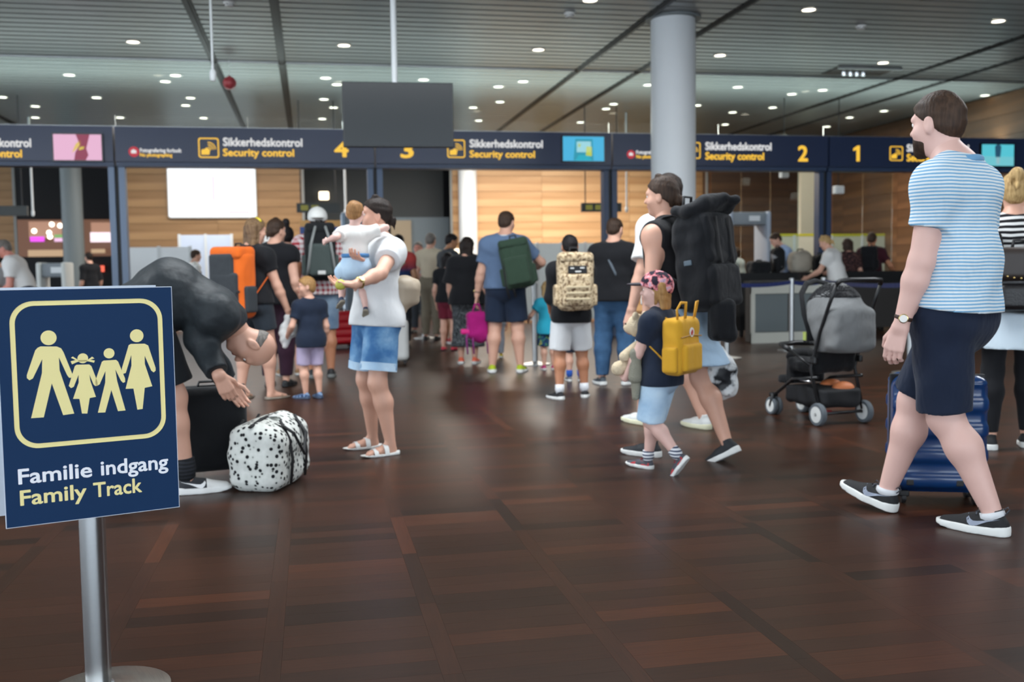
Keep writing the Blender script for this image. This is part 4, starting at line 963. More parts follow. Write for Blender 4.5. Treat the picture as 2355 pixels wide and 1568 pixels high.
        if sl <= 0:
            for i, s in enumerate((-1, 1)): cuts.append(keep(sh[i]+sd*s*.018*H, sd*s+Vector((0, 0, -.25))*0))
        ws = shirt.get('wr', .004); o = solid('shirt', sp, vox*.95, shirt['mat'], R_, chain(wrinkle(ws, 26, int(px)), *cuts))
        if 'name' in shirt: o.name = shirt['name']
        if shirt.get('collar'):
            cp = MB(); n = 20; ring_ = []
            for k in range(n+1):
                a_ = 2*math.pi*k/n; ring_.append(N+u2*(.014+.010*math.cos(a_-math.pi/2)*-1)*H+(sd*math.cos(a_)*.050+fwd2*math.sin(a_)*.048)*H*b**.4)
            cp.tube(ring_, .0055*H, 8, caps=False, flat=(1, 1.5)).obj('collar', shirt['collar'], R_, smooth=True)
    if bottom:
        m = bottom['mat']; L = bottom.get('len', .85); g = bottom.get('loose', .012); tp = bottom.get('type', 'shorts'); z1 = bottom.get('rise', .075)
        bp = [q.grow(g) for q in glut]+[econe(C-u1*.02*H, C+u1*(z1+.02)*H, (.090*H*hips*b+g*.8, .068*H*b+g*.8), (.078*H*b+g*.6, .058*H*b+g*.6), X0, f1, .03*H)]
        cuts = [keep(C+u1*z1*H, u1)]
        if tp in ('shorts', 'trousers'):
            for i in (0, 1):
                h, kn, an, MF = legs[i]; fl_ = bottom.get('flare', 1.12)
                if L <= 1:
                    e = h.lerp(kn, L); rr = (.052+(.034-.052)*L)*H*lfac
                    bp.append(cone(h, e, .055*H*lfac+g, rr*fl_+g*1.3, .008*H, cap=1))
                else:
                    bp.append(cone(h, kn, .054*H*lfac+g, .036*H*lfac+g, .03*H)); e = kn.lerp(an, min(L-1, 1)); zc_ = e.z; bp += [q.grow(g*.9) for q in legp[i][1:]]; cuts.append(lambda X, Y, Z, D, zc_=zc_: np.maximum(D, zc_-Z)) if i == 0 else None; bp.append(cone(kn, e, .036*H*lfac+g, (.036+(.024-.036)*(L-1))*H*lfac*bottom.get('flare', 1)+g, .02*H, cap=1))
        else:  # skirt
            zl = L*UL; bot = C-Vector((0, 0, zl)); mid = (legs[0][1]+legs[1][1])/2; bot.y += (mid.y-C.y)*.6*L
            fr = bottom.get('flare', .12); spread = abs(legs[0][1].y-legs[1][1].y)*.45*L
            bp.append(econe(C, bot, (.09*H*hips*b+g, .07*H*b+g), (fr*H+g, fr*H*.85+spread+g), X0, Vector((0, 1, 0)), .03*H, cap=1))
        nm = {'shorts': 'shorts', 'trousers': 'trousers', 'skirt': 'skirt'}[tp]
        solid(nm, bp, vox*.95, m, R_, chain(wrinkle(bottom.get('wr', .004), 24, int(py)), *cuts))
        if bottom.get('cuffm'):
            for i in (0, 1):
                h, kn, an, MF = legs[i]; e = h.lerp(kn, L); rr = (.052+(.034-.052)*L)*H*lfac*bottom.get('flare', 1.12)+g*1.3; d = nz(kn-h)
                MB().tube([e-d*.028*H, e+d*.003*H], rr+.004, 20, caps=False).obj('turn_up', bottom['cuffm'], R_, smooth=True)
    if tights:
        tp_ = [q.grow(.006) for i in (0, 1) for q in legp[i]]; zc = legs[0][2].z+.02*H; solid('leggings', tp_, vox*.95, tights, R_, lambda X, Y, Z, D: np.maximum(D, zc-Z))
    # --- socks and shoes
    if socks:
        for i in (0, 1):
            MF = feetM[i]; h, kn, an, _ = legs[i]; top = an.lerp(kn, socks[1]); q = MF @ Vector((0, -.08*FL, .2*FL)); r0 = (.0195+(.0345-.0195)*min(socks[1]/.6, 1))*H*lfac**.5+.004
            MB().tube([q, q.lerp(top, .5), top], [.115*FL, max(r0*1.05, .026*H), max(r0, .025*H)], 16).obj('sock', socks[0], R_, smooth=True)
    if shoes:
        kind, *ms = shoes; mm = shoe_mesh(kind, FL, ms)
        for i, s in enumerate((-1, 1)):
            MF = feetM[i]
            if 'upper' in mm: o = link('shoe', mm['upper'], R_, MF); link('sole', mm['sole'], o)
            else:
                o = link('sandal', mm['sole'], R_, MF)
                for st in mm['strap']: link('strap', st, o)
            P.__dict__.setdefault('shoe', []).append(o)
    P.FL = FL; P.feetM = feetM
    return P
def build_hair(P, hair, R_):
    hp, hh, HR = P.hp, P.hh, P.HR; RH = np.array(HR); style, colr = hair[0], hair[1]; m = HAIR[colr] if isinstance(colr, str) else colr; v = max(.005, hh*.03); HCn = np.array(P.HC)
    def loc(X, Y, Z): return [((X-HCn[0])*RH[0, i]+(Y-HCn[1])*RH[1, i]+(Z-HCn[2])*RH[2, i])/hh for i in range(3)]
    def line(a, bq, side=0.0):
        def post(X, Y, Z, D):
            x, y, z = loc(X, Y, Z); return np.maximum(D, np.maximum((a+bq*y-z)*hh*.75, np.where((np.abs(x) > .2) & (y > -.08+side), (.02+.25*np.maximum(y, 0)-z)*hh, -1)))
        return post
    T = {'short': .036, 'crew': .026, 'thin': .022}.get(style, .05)
    cap = [ell(hp(0, -.05, .12), ((.325+T)*hh, (.405+T)*hh, (.37+T*1.05)*hh), .05*hh, RH), ell(hp(0, -.18, -.08), ((.27+T)*hh, (.24+T)*hh, .26*hh), .08*hh, RH)]
    ns = chain(wrinkle(.022*hh, 7/hh, 3), wrinkle(.014*hh, 17/hh, 5))
    if style == 'bald':
        solid('hair', [ell(hp(0, -.05, .10), (.338*hh, .418*hh, .37*hh), .05*hh, RH)], v, m, R_, lambda X, Y, Z, D: np.maximum(D, np.maximum((loc(X, Y, Z)[2]-.12)*hh, (loc(X, Y, Z)[1]+.02)*hh))); return
    ex = []; a, bq = -.02, .85
    if style == 'bun': cap += [ell(hp(.0, -.36, .5), (.15*hh, .15*hh, .14*hh), .04*hh, RH)]; bq = .9
    if style == 'topknot': cap += [cone(hp(0, -.2, .42), hp(0, -.25, .72), .16*hh, .18*hh, .04*hh)]
    if style == 'lowbun': cap += [ell(hp(0, -.5, -.14), (.13*hh, .12*hh, .15*hh), .05*hh, RH), cone(hp(0, -.52, -.2), hp(.02, -.56, -.42), .07*hh, .02*hh, .03*hh), ell(hp(-.06, .02, .52), (.13*hh, .11*hh, .09*hh), .04*hh, RH)]
    if style == 'ponytail': cap += [cone(hp(0, -.42, .3), hp(0, -.62, .1), .1*hh, .13*hh, .05*hh), cone(hp(0, -.62, .1), hp(0, -.62, -.4), .13*hh, .04*hh, .05*hh)]
    if style == 'messy': cap += [ell(hp(.05, -.3, .48), (.2*hh, .18*hh, .2*hh), .04*hh, RH), cone(hp(.1, -.36, .5), hp(.05, -.58, .12), .09*hh, .03*hh, .03*hh), cone(hp(-.1, -.36, .5), hp(-.12, -.56, .2), .08*hh, .02*hh, .03*hh)]
    if style in ('long', 'bob', 'mane'):
        L = {'long': 1.35, 'bob': .55, 'mane': 2.1}[style]
        for x in (-.26, -.13, 0, .13, .26): cap.append(cone(hp(x, -.24, .1), hp(x*1.15, -.3-.06*math.cos(x*6), -L+.1*abs(x)), .17*hh, .09*hh, .08*hh))
        for s in (-1, 1): cap.append(cone(hp(s*.3, -.02, .12), hp(s*.33, -.08, -.38 if style == 'bob' else -.5), .12*hh, .07*hh, .08*hh))
    if style == 'fringe': a, bq = .0, .55
    cut = line(a, bq)
    if style in ('long', 'bob', 'mane', 'messy', 'ponytail', 'lowbun'):
        def cut(X, Y, Z, D):
            x, y, z = loc(X, Y, Z); return np.maximum(D, np.where(y > -.05, np.maximum((.0+.85*y-z)*hh*.75, -1), -1)) if style in ('long', 'bob', 'mane') else np.maximum(D, np.where(y > -.28, (.03+.8*y-z)*hh*.75, -1))
    solid('hair', cap, v, m, R_, chain(ns, cut))
    if len(hair) > 2:
        kind, cm = hair[2], hair[3]
        if kind == 'beard':
            solid('beard', [ell(hp(0, .11, -.21), (.272*hh, .285*hh, .305*hh), .05*hh, RH), ell(hp(0, .28, -.42), (.15*hh, .12*hh, .12*hh), .08*hh, RH)], v, cm, R_, chain(ns, lambda X, Y, Z, D: np.maximum(D, np.maximum((loc(X, Y, Z)[2]-(-.13-.3*np.maximum(loc(X, Y, Z)[1]-.25, 0)+.5*np.maximum(.14-loc(X, Y, Z)[1], 0)))*hh, (.0-loc(X, Y, Z)[1]-.25*np.maximum(-.15-loc(X, Y, Z)[2], 0))*hh))))
        if kind == 'cap':
            solid('cap', [ell(hp(0, -.05, .13), (.43*hh, .51*hh, .45*hh), .03*hh, RH)], v, cm, R_, lambda X, Y, Z, D: np.maximum(D, (.02+.3*loc(X, Y, Z)[1]-loc(X, Y, Z)[2])*hh))
            d = hair[4] if len(hair) > 4 else 1
            bp = [ell(hp(0, d*.54, .17 if d > 0 else .02), (.29*hh, .34*hh, .05*hh), .02*hh, RH)]
            solid('cap_brim', bp, v*.8, hair[5] if len(hair) > 5 else cm, R_)
            MB().lathe([(.03*hh, 0), (.03*hh, .02*hh), (.01*hh, .03*hh)], 10, hp(0, -.05, .57)).obj('cap_button', cm, R_)
        if kind == 'band':
            pass
# ================================================================ cloth and shoe materials
WHITE_S = mat('sole_white', '#dedfdc', .5, var=.03); BLACKC = cloth('black_cloth', '#15161a'); NAVYC = cloth('navy_cloth', '#1c2638'); WHITEC = cloth('white_cloth', '#dcdcda', .05)
DENIM = patches('denim_washed', [(.25, '#2e5480'), (.45, '#3f6d9e'), (.6, '#6f9ac2'), (.8, '#a9c6de')], 6, 'LINEAR', 4); DENIML = patches('denim_pale', [(.3, '#9dbcd8'), (.6, '#b9d2e6'), (.85, '#d2e2ee')], 7, 'LINEAR', 3); JEANS = patches('jeans_mid', [(.3, '#2c4866'), (.6, '#3c5d80'), (.85, '#4f7094')], 7, 'LINEAR', 3)
STRAPM = mat('strap_black', '#17181b', .7, var=.05); ZIP = metal('chrome', '#d8dadc', .2)
def straps(P, bt, bb, w=.03, m=None, drop=.0, offs=0, x0=.055, r=None, sides=(-1, 1)):
    """two shoulder straps from the top of a bag over the shoulders and back under the arms"""
    H, sd, u, f = P.H, P.sd, P.u, P.f
    for s in sides:
        a = bt+sd*s*x0*H; t = P.N+sd*s*.062*H+u*(.012*H); c = P.N+sd*s*.072*H+f*.062*H-u*.05*H; d = P.N+sd*s*.085*H+f*.055*H-u*.13*H; e = P.W+sd*s*.1*H+u*.03*H; g = bb+sd*s*x0*1.3*H
        pts = [a, a.lerp(t, .6)+u*.012*H, t+u*.004*H, t.lerp(c, .6)+f*.012*H, c, d, e, g]
        q = []
        for i in range(len(pts)-1):
            for k in range(3): q.append(pts[i].lerp(pts[i+1], k/3))
        q.append(pts[-1]); MB().tube(q, w/2, 8, flat=(1, .3)).obj('shoulder_strap', m or STRAPM, r, smooth=True, M=Matrix.Translation(-offs) if offs else None)
def bagframe(P, d, z=.5, extra=.02, side=0, back=1):
    B = P.W.lerp(P.N, z)-P.f*(.064*P.H+d/2+extra)*back+P.sd*side; return B
def R3(P, tilt=0): 
    M_ = Matrix((P.sd, P.f, P.u)).transposed(); return M_ @ Matrix.Rotation(math.radians(tilt), 3, 'Y')
def bag_root(P, name, label, base, cat='backpack'): return thing(name, label, cat, M=P.M @ Matrix.Translation(base))
def prj(P, prims, name, m, r, base, vox=.009, post=None): return solid(name, prims, vox, m, r, post, off=base)
def trl(b): return Matrix.Translation(-b)
def decal(prims, dirv, pts2, org, ax, ay, thick=.003, k=.014):
    """flat print laid onto the surface of blended solids: march each point along dirv until it touches"""
    P_ = []
    for (x, y) in pts2: P_.append(np.array(org)+np.array(ax)*x+np.array(ay)*y)
    P_ = np.array(P_, np.float32); d = np.array(dirv, np.float32); t = np.zeros(len(P_), np.float32)
    for _ in range(60):
        q = P_+d[None]*t[:, None]; D = np.full(len(P_), 9.0)
        for p in prims:
            d2 = p.f(q[:, 0], q[:, 1], q[:, 2]); hq = np.maximum(k-np.abs(D-d2), 0)/k; D = np.minimum(D, d2)-hq*hq*k*.25
        t = np.clip(t+np.clip(D, -.01, .05)*.8, 0, .08)
    return P_+d[None]*(t-thick)[:, None]
def wpt(px, py, d): return at(px, py, d)
# ---------------------------------------------------------------- the striped-shirt man
STR = stripes('tee_blue_white_stripes', '#d9e0e4', '#78aacc', .0142, .46, wob=.1); NAVYS = cloth('navy_shorts_cloth', '#182236', .1, .5)
SHOEK = mat('shoe_black_mesh', '#1b1c1f', .75, var=.15, bump=.4, bs=300)
rt = gnd(2150, 1203)
def LF(root, hdg, px, py):
    M = Matrix.Translation((root.x, root.y, 0)) @ Matrix.Rotation(hdg, 4, 'Z'); return M.inverted() @ gnd(px, py)
hd1 = math.radians(62)+azim(2150); Hm = 1.935
a, b = LF(rt, hd1, 2272, 1226), LF(rt, hd1, 2022, 1172)
P1 = person('bearded man in blue and white striped tee and navy shorts walking left', 2150, 1203, Hm, root=rt, heading=math.degrees(hd1), skin='pale', hair=('short', 'brown', 'beard', HAIR['brown']), head=(-2, 2), lean=-8, bend=11, off=(0, -.032), hf=.134, nf=.022, legf=.503,
    feet=[(a.x/Hm, a.y/Hm, 0, 3, 0), (b.x/Hm, b.y/Hm, .012, -4, 14)], hands=(wpt(2070, 756, 4.2), (.12, .03, .46)), poles=((-.2, -1, -.1), None), curl=(38, 70), twist=2,
    shirt=dict(mat=STR, sleeve=.56, hem=.012, loose=.012, collar=cloth('collar_blue', '#6d9cc0'), cuff=1.35, wr=.005), bottom=dict(mat=NAVYS, len=.93, loose=.016, flare=1.28, wr=.006), shoes=('sneaker', SHOEK, WHITE_S), socks=(cloth('sock_white', '#d8dade'), .035), vox=.0085, build=1.06, shw=1.0)
# wrist watch, laces, swoosh marks, pull loops
def watch(P, i, dial, strapm, out):
    S_, el, wr = P.arms[i]; ax = (wr-el).normalized(); c = wr-ax*.02*P.H; rr = .0175*P.H; n = 20; o = Vector(out); o = (o-ax*o.dot(ax)).normalized(); q = ax.cross(o)
    b_ = MB(); b_.tube([c+(o*math.cos(t)+q*math.sin(t))*rr for t in [2*math.pi*k/n for k in range(n+1)]], .009, 8, caps=False, flat=(.35, 1)); w = b_.obj('watch_strap', strapm, P.root, smooth=True)
    Mx = Matrix.Translation(c+o*(rr+.002)) @ o.to_track_quat('Z', 'Y').to_matrix().to_4x4(); MB().lathe([(.019, 0), (.019, .007), (.016, .009)], 20).obj('watch_case', metal('watch_rim', '#c8b27a', .3), w, ang=40, M=Mx); MB().lathe([(.0155, .009), (.0155, .0095)], 20).obj('watch_dial', dial, w, M=Mx)
inv1 = P1.M.to_3x3().inverted()
watch(P1, 0, mat('dial_white', '#e8e6e0', .3, var=0), mat('leather_brown', '#3a251c', .6), inv1 @ Vector((-.45, -.85, .2)))
SWT = [(0, .20, .20), (.03, .10, .185), (.08, .02, .15), (.15, -.03, .105), (.24, -.045, .072), (.36, -.02, .075), (.5, .035, .095), (.66, .09, .125), (.84, .135, .148), (1, .17, .172)]
def shoe_prims(fl):
    S = Vector((1, 0, 0)); Zu = Vector((0, 0, 1))
    return [econe((0, -.17*fl, .13*fl), (0, .2*fl, .12*fl), (.125*fl, .14*fl), (.155*fl, .135*fl), S, Zu, .05*fl), econe((0, .2*fl, .12*fl), (0, .60*fl, .08*fl), (.155*fl, .13*fl), (.13*fl, .085*fl), S, Zu, .06*fl), cone((0, -.10*fl, .16*fl), (0, -.075*fl, .36*fl), .13*fl, .125*fl, .06*fl, cap=1)]
def swoosh(P, i, side, m, L=.46):
    fl = P.FL; pr = shoe_prims(fl); o_ = (side*.3*fl, .0, .14*fl); lo = [((.26-L*t)*fl, a*.62*fl) for t, a, b in SWT]; up = [((.26-L*t)*fl, b*.62*fl) for t, a, b in SWT]
    n = len(SWT); v = np.concatenate([decal(pr, (-side, 0, 0), q, o_, (0, 1, 0), (0, 0, 1), .0035) for q in (lo, up)])
    MB().add([tuple(q) for q in v], [(k, k+1, n+k+1, n+k) for k in range(n-1)]).obj('swoosh', m, P.shoe[i])
SWG = mat('swoosh_grey', '#8b93a4', .5, var=0)
swoosh(P1, 0, -1, SWG); swoosh(P1, 1, -1, SWG)
def laces(P, i, m, n=4, bow=True):
    fl = P.FL
    for k in range(n):
        y = (.06+.075*k)*fl; z = (.335-.040*k)*fl
        MB().tube([(-.075*fl, y, z-.03*fl), (-.03*fl, y+.01*fl, z), (.03*fl, y+.01*fl, z), (.075*fl, y, z-.03*fl)], .0035, 6).obj('lace', m, P.shoe[i], smooth=True)
    if bow:
        for s in (-1, 1): MB().tube([(0, .05*fl, .34*fl), (s*.1*fl, .08*fl, .40*fl), (s*.16*fl, .1*fl, .33*fl), (s*.05*fl, .07*fl, .33*fl)], .003, 6).obj('lace_loop', m, P.shoe[i], smooth=True)
LACE = mat('lace_grey', '#4b4f58', .7)
for i in (0, 1):
    laces(P1, i, LACE); fl = P1.FL
    MB().tube([(0, -.235*fl, .30*fl), (0, -.29*fl, .38*fl), (0, -.27*fl, .42*fl), (0, -.21*fl, .37*fl)], .006, 6, flat=(1, .4)).obj('pull_tab', LACE, P1.shoe[i], smooth=True)
# side pocket seam and white draw-string end
h_, kn_, an_, _m = P1.legs[0]
MB().tube([P1.C+Vector((-.115, .075, .06)), P1.C+Vector((-.128, .06, -.03)), P1.C+Vector((-.135, .02, -.08))], .0025, 6).obj('pocket_seam', mat('seam_blue', '#3a4a66', .7), P1.root)
# ---------------------------------------------------------------- blue suitcase
def suitcase(label, root, rz, size, m, ribs='h', handle=.4, trim=None, tilt=0, name='suitcase', grip=True):
    w, d, h = size; r = thing(name, label, 'suitcase', M=Matrix.Translation(root) @ Matrix.Rotation(rz, 4, 'Z') @ Matrix.Rotation(math.radians(tilt), 4, 'X')); wz = .055; trim = trim or M_BLK
    solid('shell', [rbox((0, 0, wz+h/2), (w/2, d/2, h/2), min(.06, d*.3), 0)], .010, m, r, (lambda X, Y, Z, D: D+.007*np.clip(np.cos((Z-wz)*2*np.pi/(h/4.6))*2.2, -1, 1)*(np.abs(Y) > d*.3)) if ribs == 'h' else None)
    MB().box((0, 0, wz+h/2), (w+.006, .022, h+.006), r=.004).obj('zip_band', trim, r)
    for sx in (-1, 1):
        for sy in (-1, 1):
            c = (sx*(w/2-.05), sy*(d/2-.05), 0); q = MB().lathe([(.026, -.01), (.028, 0), (.026, .01)], 14, (c[0], c[1], .028), M=Matrix.Rotation(math.radians(90), 4, 'Y')).obj('wheel', trim, r, ang=40)
            MB().box((c[0], c[1], .05), (.05, .05, .03), r=.008).obj('wheel_housing', trim, r)
    if handle:
        for s in (-1, 1): MB().cyl((s*w*.22, d/2-.04, wz+h-.01), (s*w*.22, d/2-.04, wz+h+handle), .008, 8).obj('handle_bar', ZIP, r, ang=40)
        MB().box((0, d/2-.04, wz+h+handle), (w*.5, .03, .028), r=.01).obj('handle_grip', trim, r)
    if grip: MB().tube([(-.07, 0, wz+h-.005), (-.06, 0, wz+h+.025), (.06, 0, wz+h+.025), (.07, 0, wz+h-.005)], .012, 8, flat=(.6, 1.2)).obj('top_handle', trim, r, smooth=True)
    return r
BLUEP = mat('suitcase_blue', '#0a3363', .28, var=.05, coat=.3); c = gnd(2150, 1150)
sr = suitcase('glossy blue ribbed hard suitcase behind the striped shirt man', (c.x, c.y, 0), azim(2150)+.22, (.42, .25, .55), BLUEP, handle=.38)
for (x, z) in ((-.14, .11), (.08, .11), (-.02, .44)): MB().box((x, -.128, z), (.035, .012, .03), r=.006).obj('latch', M_BLK, sr)
# ---------------------------------------------------------------- woman in black and white stripes at the right edge
BWS = stripes('tee_black_white', '#d8d8d6', '#16161a', .034, .52)
P2 = person('blonde woman in black and white striped top at the right edge', 2338, 1032, 1.70, 8, hair=('messy', 'blond'), head=(-8, -6), shirt=dict(mat=BWS, sleeve=1.1, hem=.02, loose=.012), bottom=dict(mat=cloth('pale_denim_skirt', '#c4d2dc'), type='skirt', len=.62, flare=.125), shoes=('sneaker', SHOEK, WHITE_S),
    feet=[(-.07, -.03, 0, 6), (.06, .05, 0, -6)], root=gnd(2322, 1030), build=.97, tights=BLACKC)
def studbag(P):
    d = .14; B = bagframe(P, d, -.15, .03); base = B-P.u*.2; r = bag_root(P, 'leather_backpack', 'black leather backpack with gold studs on the blonde woman', base); LE = mat('leather_black', '#141315', .38, var=.1, bump=.3, bs=90); LB = mat('leather_brown_black', '#2a211d', .45, var=.1)
    prj(P, [rbox(B, (.16, d/2, .19), .05, R=R3(P))], 'body', LE, r, base, .009, wrinkle(.008, 30, 4)); prj(P, [rbox(B-P.f*.045+P.u*.10, (.155, .05, .10), .045, R=R3(P))], 'flap', LB, r, base)
    prj(P, [rbox(B-P.f*.06-P.u*.09, (.12, .05, .08), .04, R=R3(P))], 'front_pocket', LE, r, base)
    sm = MB().lathe([(.0075, 0), (.005, .004), (.001, .005)], 8).mesh('stud', metal('gold', '#d6b878', .25))
    for k in range(13):
        a_ = math.pi*(k/12); x = .145*math.cos(a_); z = .02-.10*math.sin(a_)*.55+.06-.02; q = B-P.f*.098+P.sd*x+P.u*(.105-.085*math.sin(a_)); link('stud', sm, r, Matrix.Translation(q-base) @ (-P.f).to_track_quat('Z', 'Y').to_matrix().to_4x4())
    MB().tube([B-P.f*.115+P.u*.0-P.sd*-.09, B-P.f*.118-P.u*.12+P.sd*.05], .006, 6).obj('gold_zip', metal('gold', '#d6b878', .25), r, M=trl(base))
    MB().tube([B+P.u*.18-P.sd*.04, B+P.u*.24-P.sd*.03, B+P.u*.24+P.sd*.03, B+P.u*.18+P.sd*.04], .01, 8).obj('top_handle', LE, r, smooth=True, M=trl(base)); straps(P, B+P.u*.17, B-P.u*.15, .035, LE, r=r, offs=base)
studbag(P2)
# ---------------------------------------------------------------- woman with the black rucksack and the boy with the yellow backpack
rt = gnd(1580, 1050); hd4 = math.radians(58)+azim(1580); H4 = 1.745
a, b = LF(rt, hd4, 1497, 1048), LF(rt, hd4, 1672, 1062)
P4 = person('woman in sleeveless black top carrying a big black rucksack, walking left', 1580, 1050, H4, root=rt, heading=math.degrees(hd4), skin='fair', hair=('lowbun', 'brown'), head=(14, 2), lean=6, bend=2, off=(0, .035),
    feet=[(a.x/H4-.01, a.y/H4, 0, 4, 0), (b.x/H4, b.y/H4-.01, .020, 0, -28)], hands=((-.16, .06, .43), wpt(1660, 716, 5.98)), curl=(45, 75), shirt=dict(mat=cloth('black_tank', '#141417'), sleeve=0, hem=.0, loose=.010, neck=.062), bottom=dict(mat=cloth('pale_blue_skirt', '#a9c4dc'), type='skirt', len=.72, flare=.15, loose=.012), shoes=('sneaker', mat('shoe_charcoal', '#202429', .7, var=.1), WHITE_S), vox=.0095, build=.98, hips=1.05)
def bigpack(P):
    d = .19; B = bagframe(P, d, .30, .012); base = B-P.u*.30; r = bag_root(P, 'rucksack', 'large black roll-top rucksack with side buckle on the woman', base); BK = cloth('pack_black', '#17191d', .12, .5); T = R3(P, 0)
    prj(P, [rbox(B-P.u*.04, (.19, d/2+.02, .27), .07, .05, R=T), rbox(B+P.u*.17-P.f*.01, (.15, d/2-.01, .12), .06, .06, R=T)], 'body', BK, r, base, .010, wrinkle(.010, 22, 2))
    prj(P, [cone(B+P.u*.28+P.f*.06-P.sd*.16, B+P.u*.28+P.f*.06+P.sd*.16, .03, .03, .03), cone(B+P.u*.26-P.f*.02-P.sd*.16, B+P.u*.33-P.f*.16+P.sd*.02, .045, .03, .05), cone(B+P.u*.26-P.f*.02+P.sd*.16, B+P.u*.31-P.f*.20+P.sd*.08, .045, .03, .05), cone(B+P.u*.30-P.f*.1-P.sd*.10, B+P.u*.30-P.f*.1+P.sd*.14, .045, .045, .04)], 'roll_top', BK, r, base, .010, wrinkle(.008, 30, 5))
    prj(P, [rbox(B+P.u*.10-P.f*(d/2-.01), (.16, .05, .15), .04, .03, R=T)], 'front_flap', BK, r, base, .010, wrinkle(.006, 25, 8)); prj(P, [rbox(B-P.u*.17-P.f*(d/2-.0), (.165, .045, .12), .04, .03, R=T)], 'front_pocket', BK, r, base, .010, wrinkle(.006, 25, 9))
    MB().tube([B+P.u*.28-P.sd*.05+P.f*.08, B+P.u*.37-P.sd*.05+P.f*.06, B+P.u*.37+P.sd*.03+P.f*.06, B+P.u*.28+P.sd*.03+P.f*.08], .009, 8).obj('grab_loop', STRAPM, r, smooth=True, M=trl(base))
    MB().box((0, 0, 0), (.012, .05, .03), r=.004).obj('buckle_mark', mat('mark_slate', '#4a5a66', .5, var=0), r, M=Matrix.Translation(B-P.sd*.192-P.u*.03-base) @ T.to_4x4())
    for x in (-.07, .07): MB().tube([B+P.u*.22-P.f*(d/2+.05)+P.sd*x, B+P.u*.05-P.f*(d/2+.05)+P.sd*x, B-P.u*.05-P.f*(d/2+.058)+P.sd*x], .012, 6, flat=(1, .25)).obj('flap_strap', STRAPM, r, M=trl(base))
    straps(P, B+P.u*.27+P.f*.10, B-P.u*.22, .055, STRAPM, r=r, offs=base, x0=.05)
bigpack(P4)
# black pouch and printed plastic bag on her far side
def hung_bags():
    p = wpt(1660, 735, 5.75); r = thing('waist_pouch', 'small black pouch hanging below the large rucksack', 'pouch', M=Matrix.Translation((p.x, p.y, p.z-.12)))
    solid('body', [rbox((0, 0, .12), (.075, .06, .12), .04), ell((.04, 0, .04), (.05, .05, .05), .03)], .009, cloth('pack_black', '#17191d'), r, wrinkle(.006, 35, 3)); MB().tube([(-.05, 0, .22), (-.06, .02, .32), (-.02, .03, .42)], .008, 6).obj('strap', STRAPM, r, smooth=True)
    p = wpt(1660, 915, 5.98); r = thing('plastic_bag', 'crumpled black and white printed carrier bag swinging behind the woman', 'bag', M=Matrix.Translation(p))
    PB = patches('print_black_white', [(0, '#1c1e22'), (.42, '#2a2c30'), (.5, '#c8ccce'), (.62, '#e4e6e6'), (.7, '#5a5e62')], 9, 'LINEAR', 3, .35)
    solid('body', [ell((0, 0, .13), (.095, .06, .13), .03), cone((0, 0, .2), (-.02, 0, .29), .06, .025, .05), ell((.03, 0, .05), (.07, .05, .05), .03)], .008, PB, r, wrinkle(.012, 45, 6))
    for s in (-1, 1): MB().tube([(-.02, s*.015, .28), (-.025, s*.02, .36), (-.01, s*.01, .46)], .007, 6).obj('handle', mat('bag_white', '#d8dadc', .4), r, smooth=True)
hung_bags()
rt = gnd(1520, 1085); hd5 = math.radians(62)+azim(1520); H5 = 1.135
a, b = LF(rt, hd5, 1484, 1076), LF(rt, hd5, 1560, 1096)
CAPM = patches('cap_floral', [(0, '#1c1822'), (.47, '#2a2230'), (.52, '#c06a74'), (.58, '#e0a0a0'), (.66, '#b8a0b8'), (.71, '#2a2433')], 24, 'LINEAR', 3)
P5 = person('small child in floral cap with yellow backpack hugging a teddy bear', 1520, 1085, H5, root=rt, heading=math.degrees(hd5), skin='pale', hair=('bob', 'sand', 'cap', CAPM, 1, mat('brim_dark', '#2a2630', .6)), head=(14, 0), lean=0, feet=[(b.x/H5+.02, b.y/H5-.02, .055, 0, -52), (a.x/H5, a.y/H5, 0, 0, 4)],
    hands=((-.10, .17, .40), (.06, .19, .42)), poles=((-.6, -.6, -.6), (.6, -.6, -.6)), hdir=((.75, .5, .1), (-.8, .5, .1)), palm=((.3, 0, 1), None), curl=(30, 30), shirt=dict(mat=NAVYC, sleeve=.62, hem=-.05, loose=.012, flare=.004), bottom=dict(mat=DENIML, len=1.0, loose=.016, flare=1.5), shoes=('sneaker', mat('shoe_red_grey', '#40414a', .6, var=.1), WHITE_S), socks=(stripes('sock_striped', '#d4d6da', '#22304e', .018, .4), .22), vox=.008)
RDT = mat('shoe_red', '#b02a34', .6, var=.05)
for i in (0, 1):
    fl = P5.FL; pr = shoe_prims(fl)
    for s in (-1, 1):
        v = decal(pr, (-s, 0, 0), [(-.2*fl, .07*fl), (.5*fl, .05*fl), (.42*fl, .11*fl), (.1*fl, .2*fl), (-.2*fl, .16*fl)], (s*.3*fl, .0, .05*fl), (0, 1, 0), (0, 0, 1), .004); MB().add([tuple(q) for q in v], [(0, 1, 2), (0, 2, 3), (0, 3, 4)]).obj('red_panel', RDT, P5.shoe[i])
    laces(P5, i, mat('lace_red', '#8c2028', .7), 3, False)
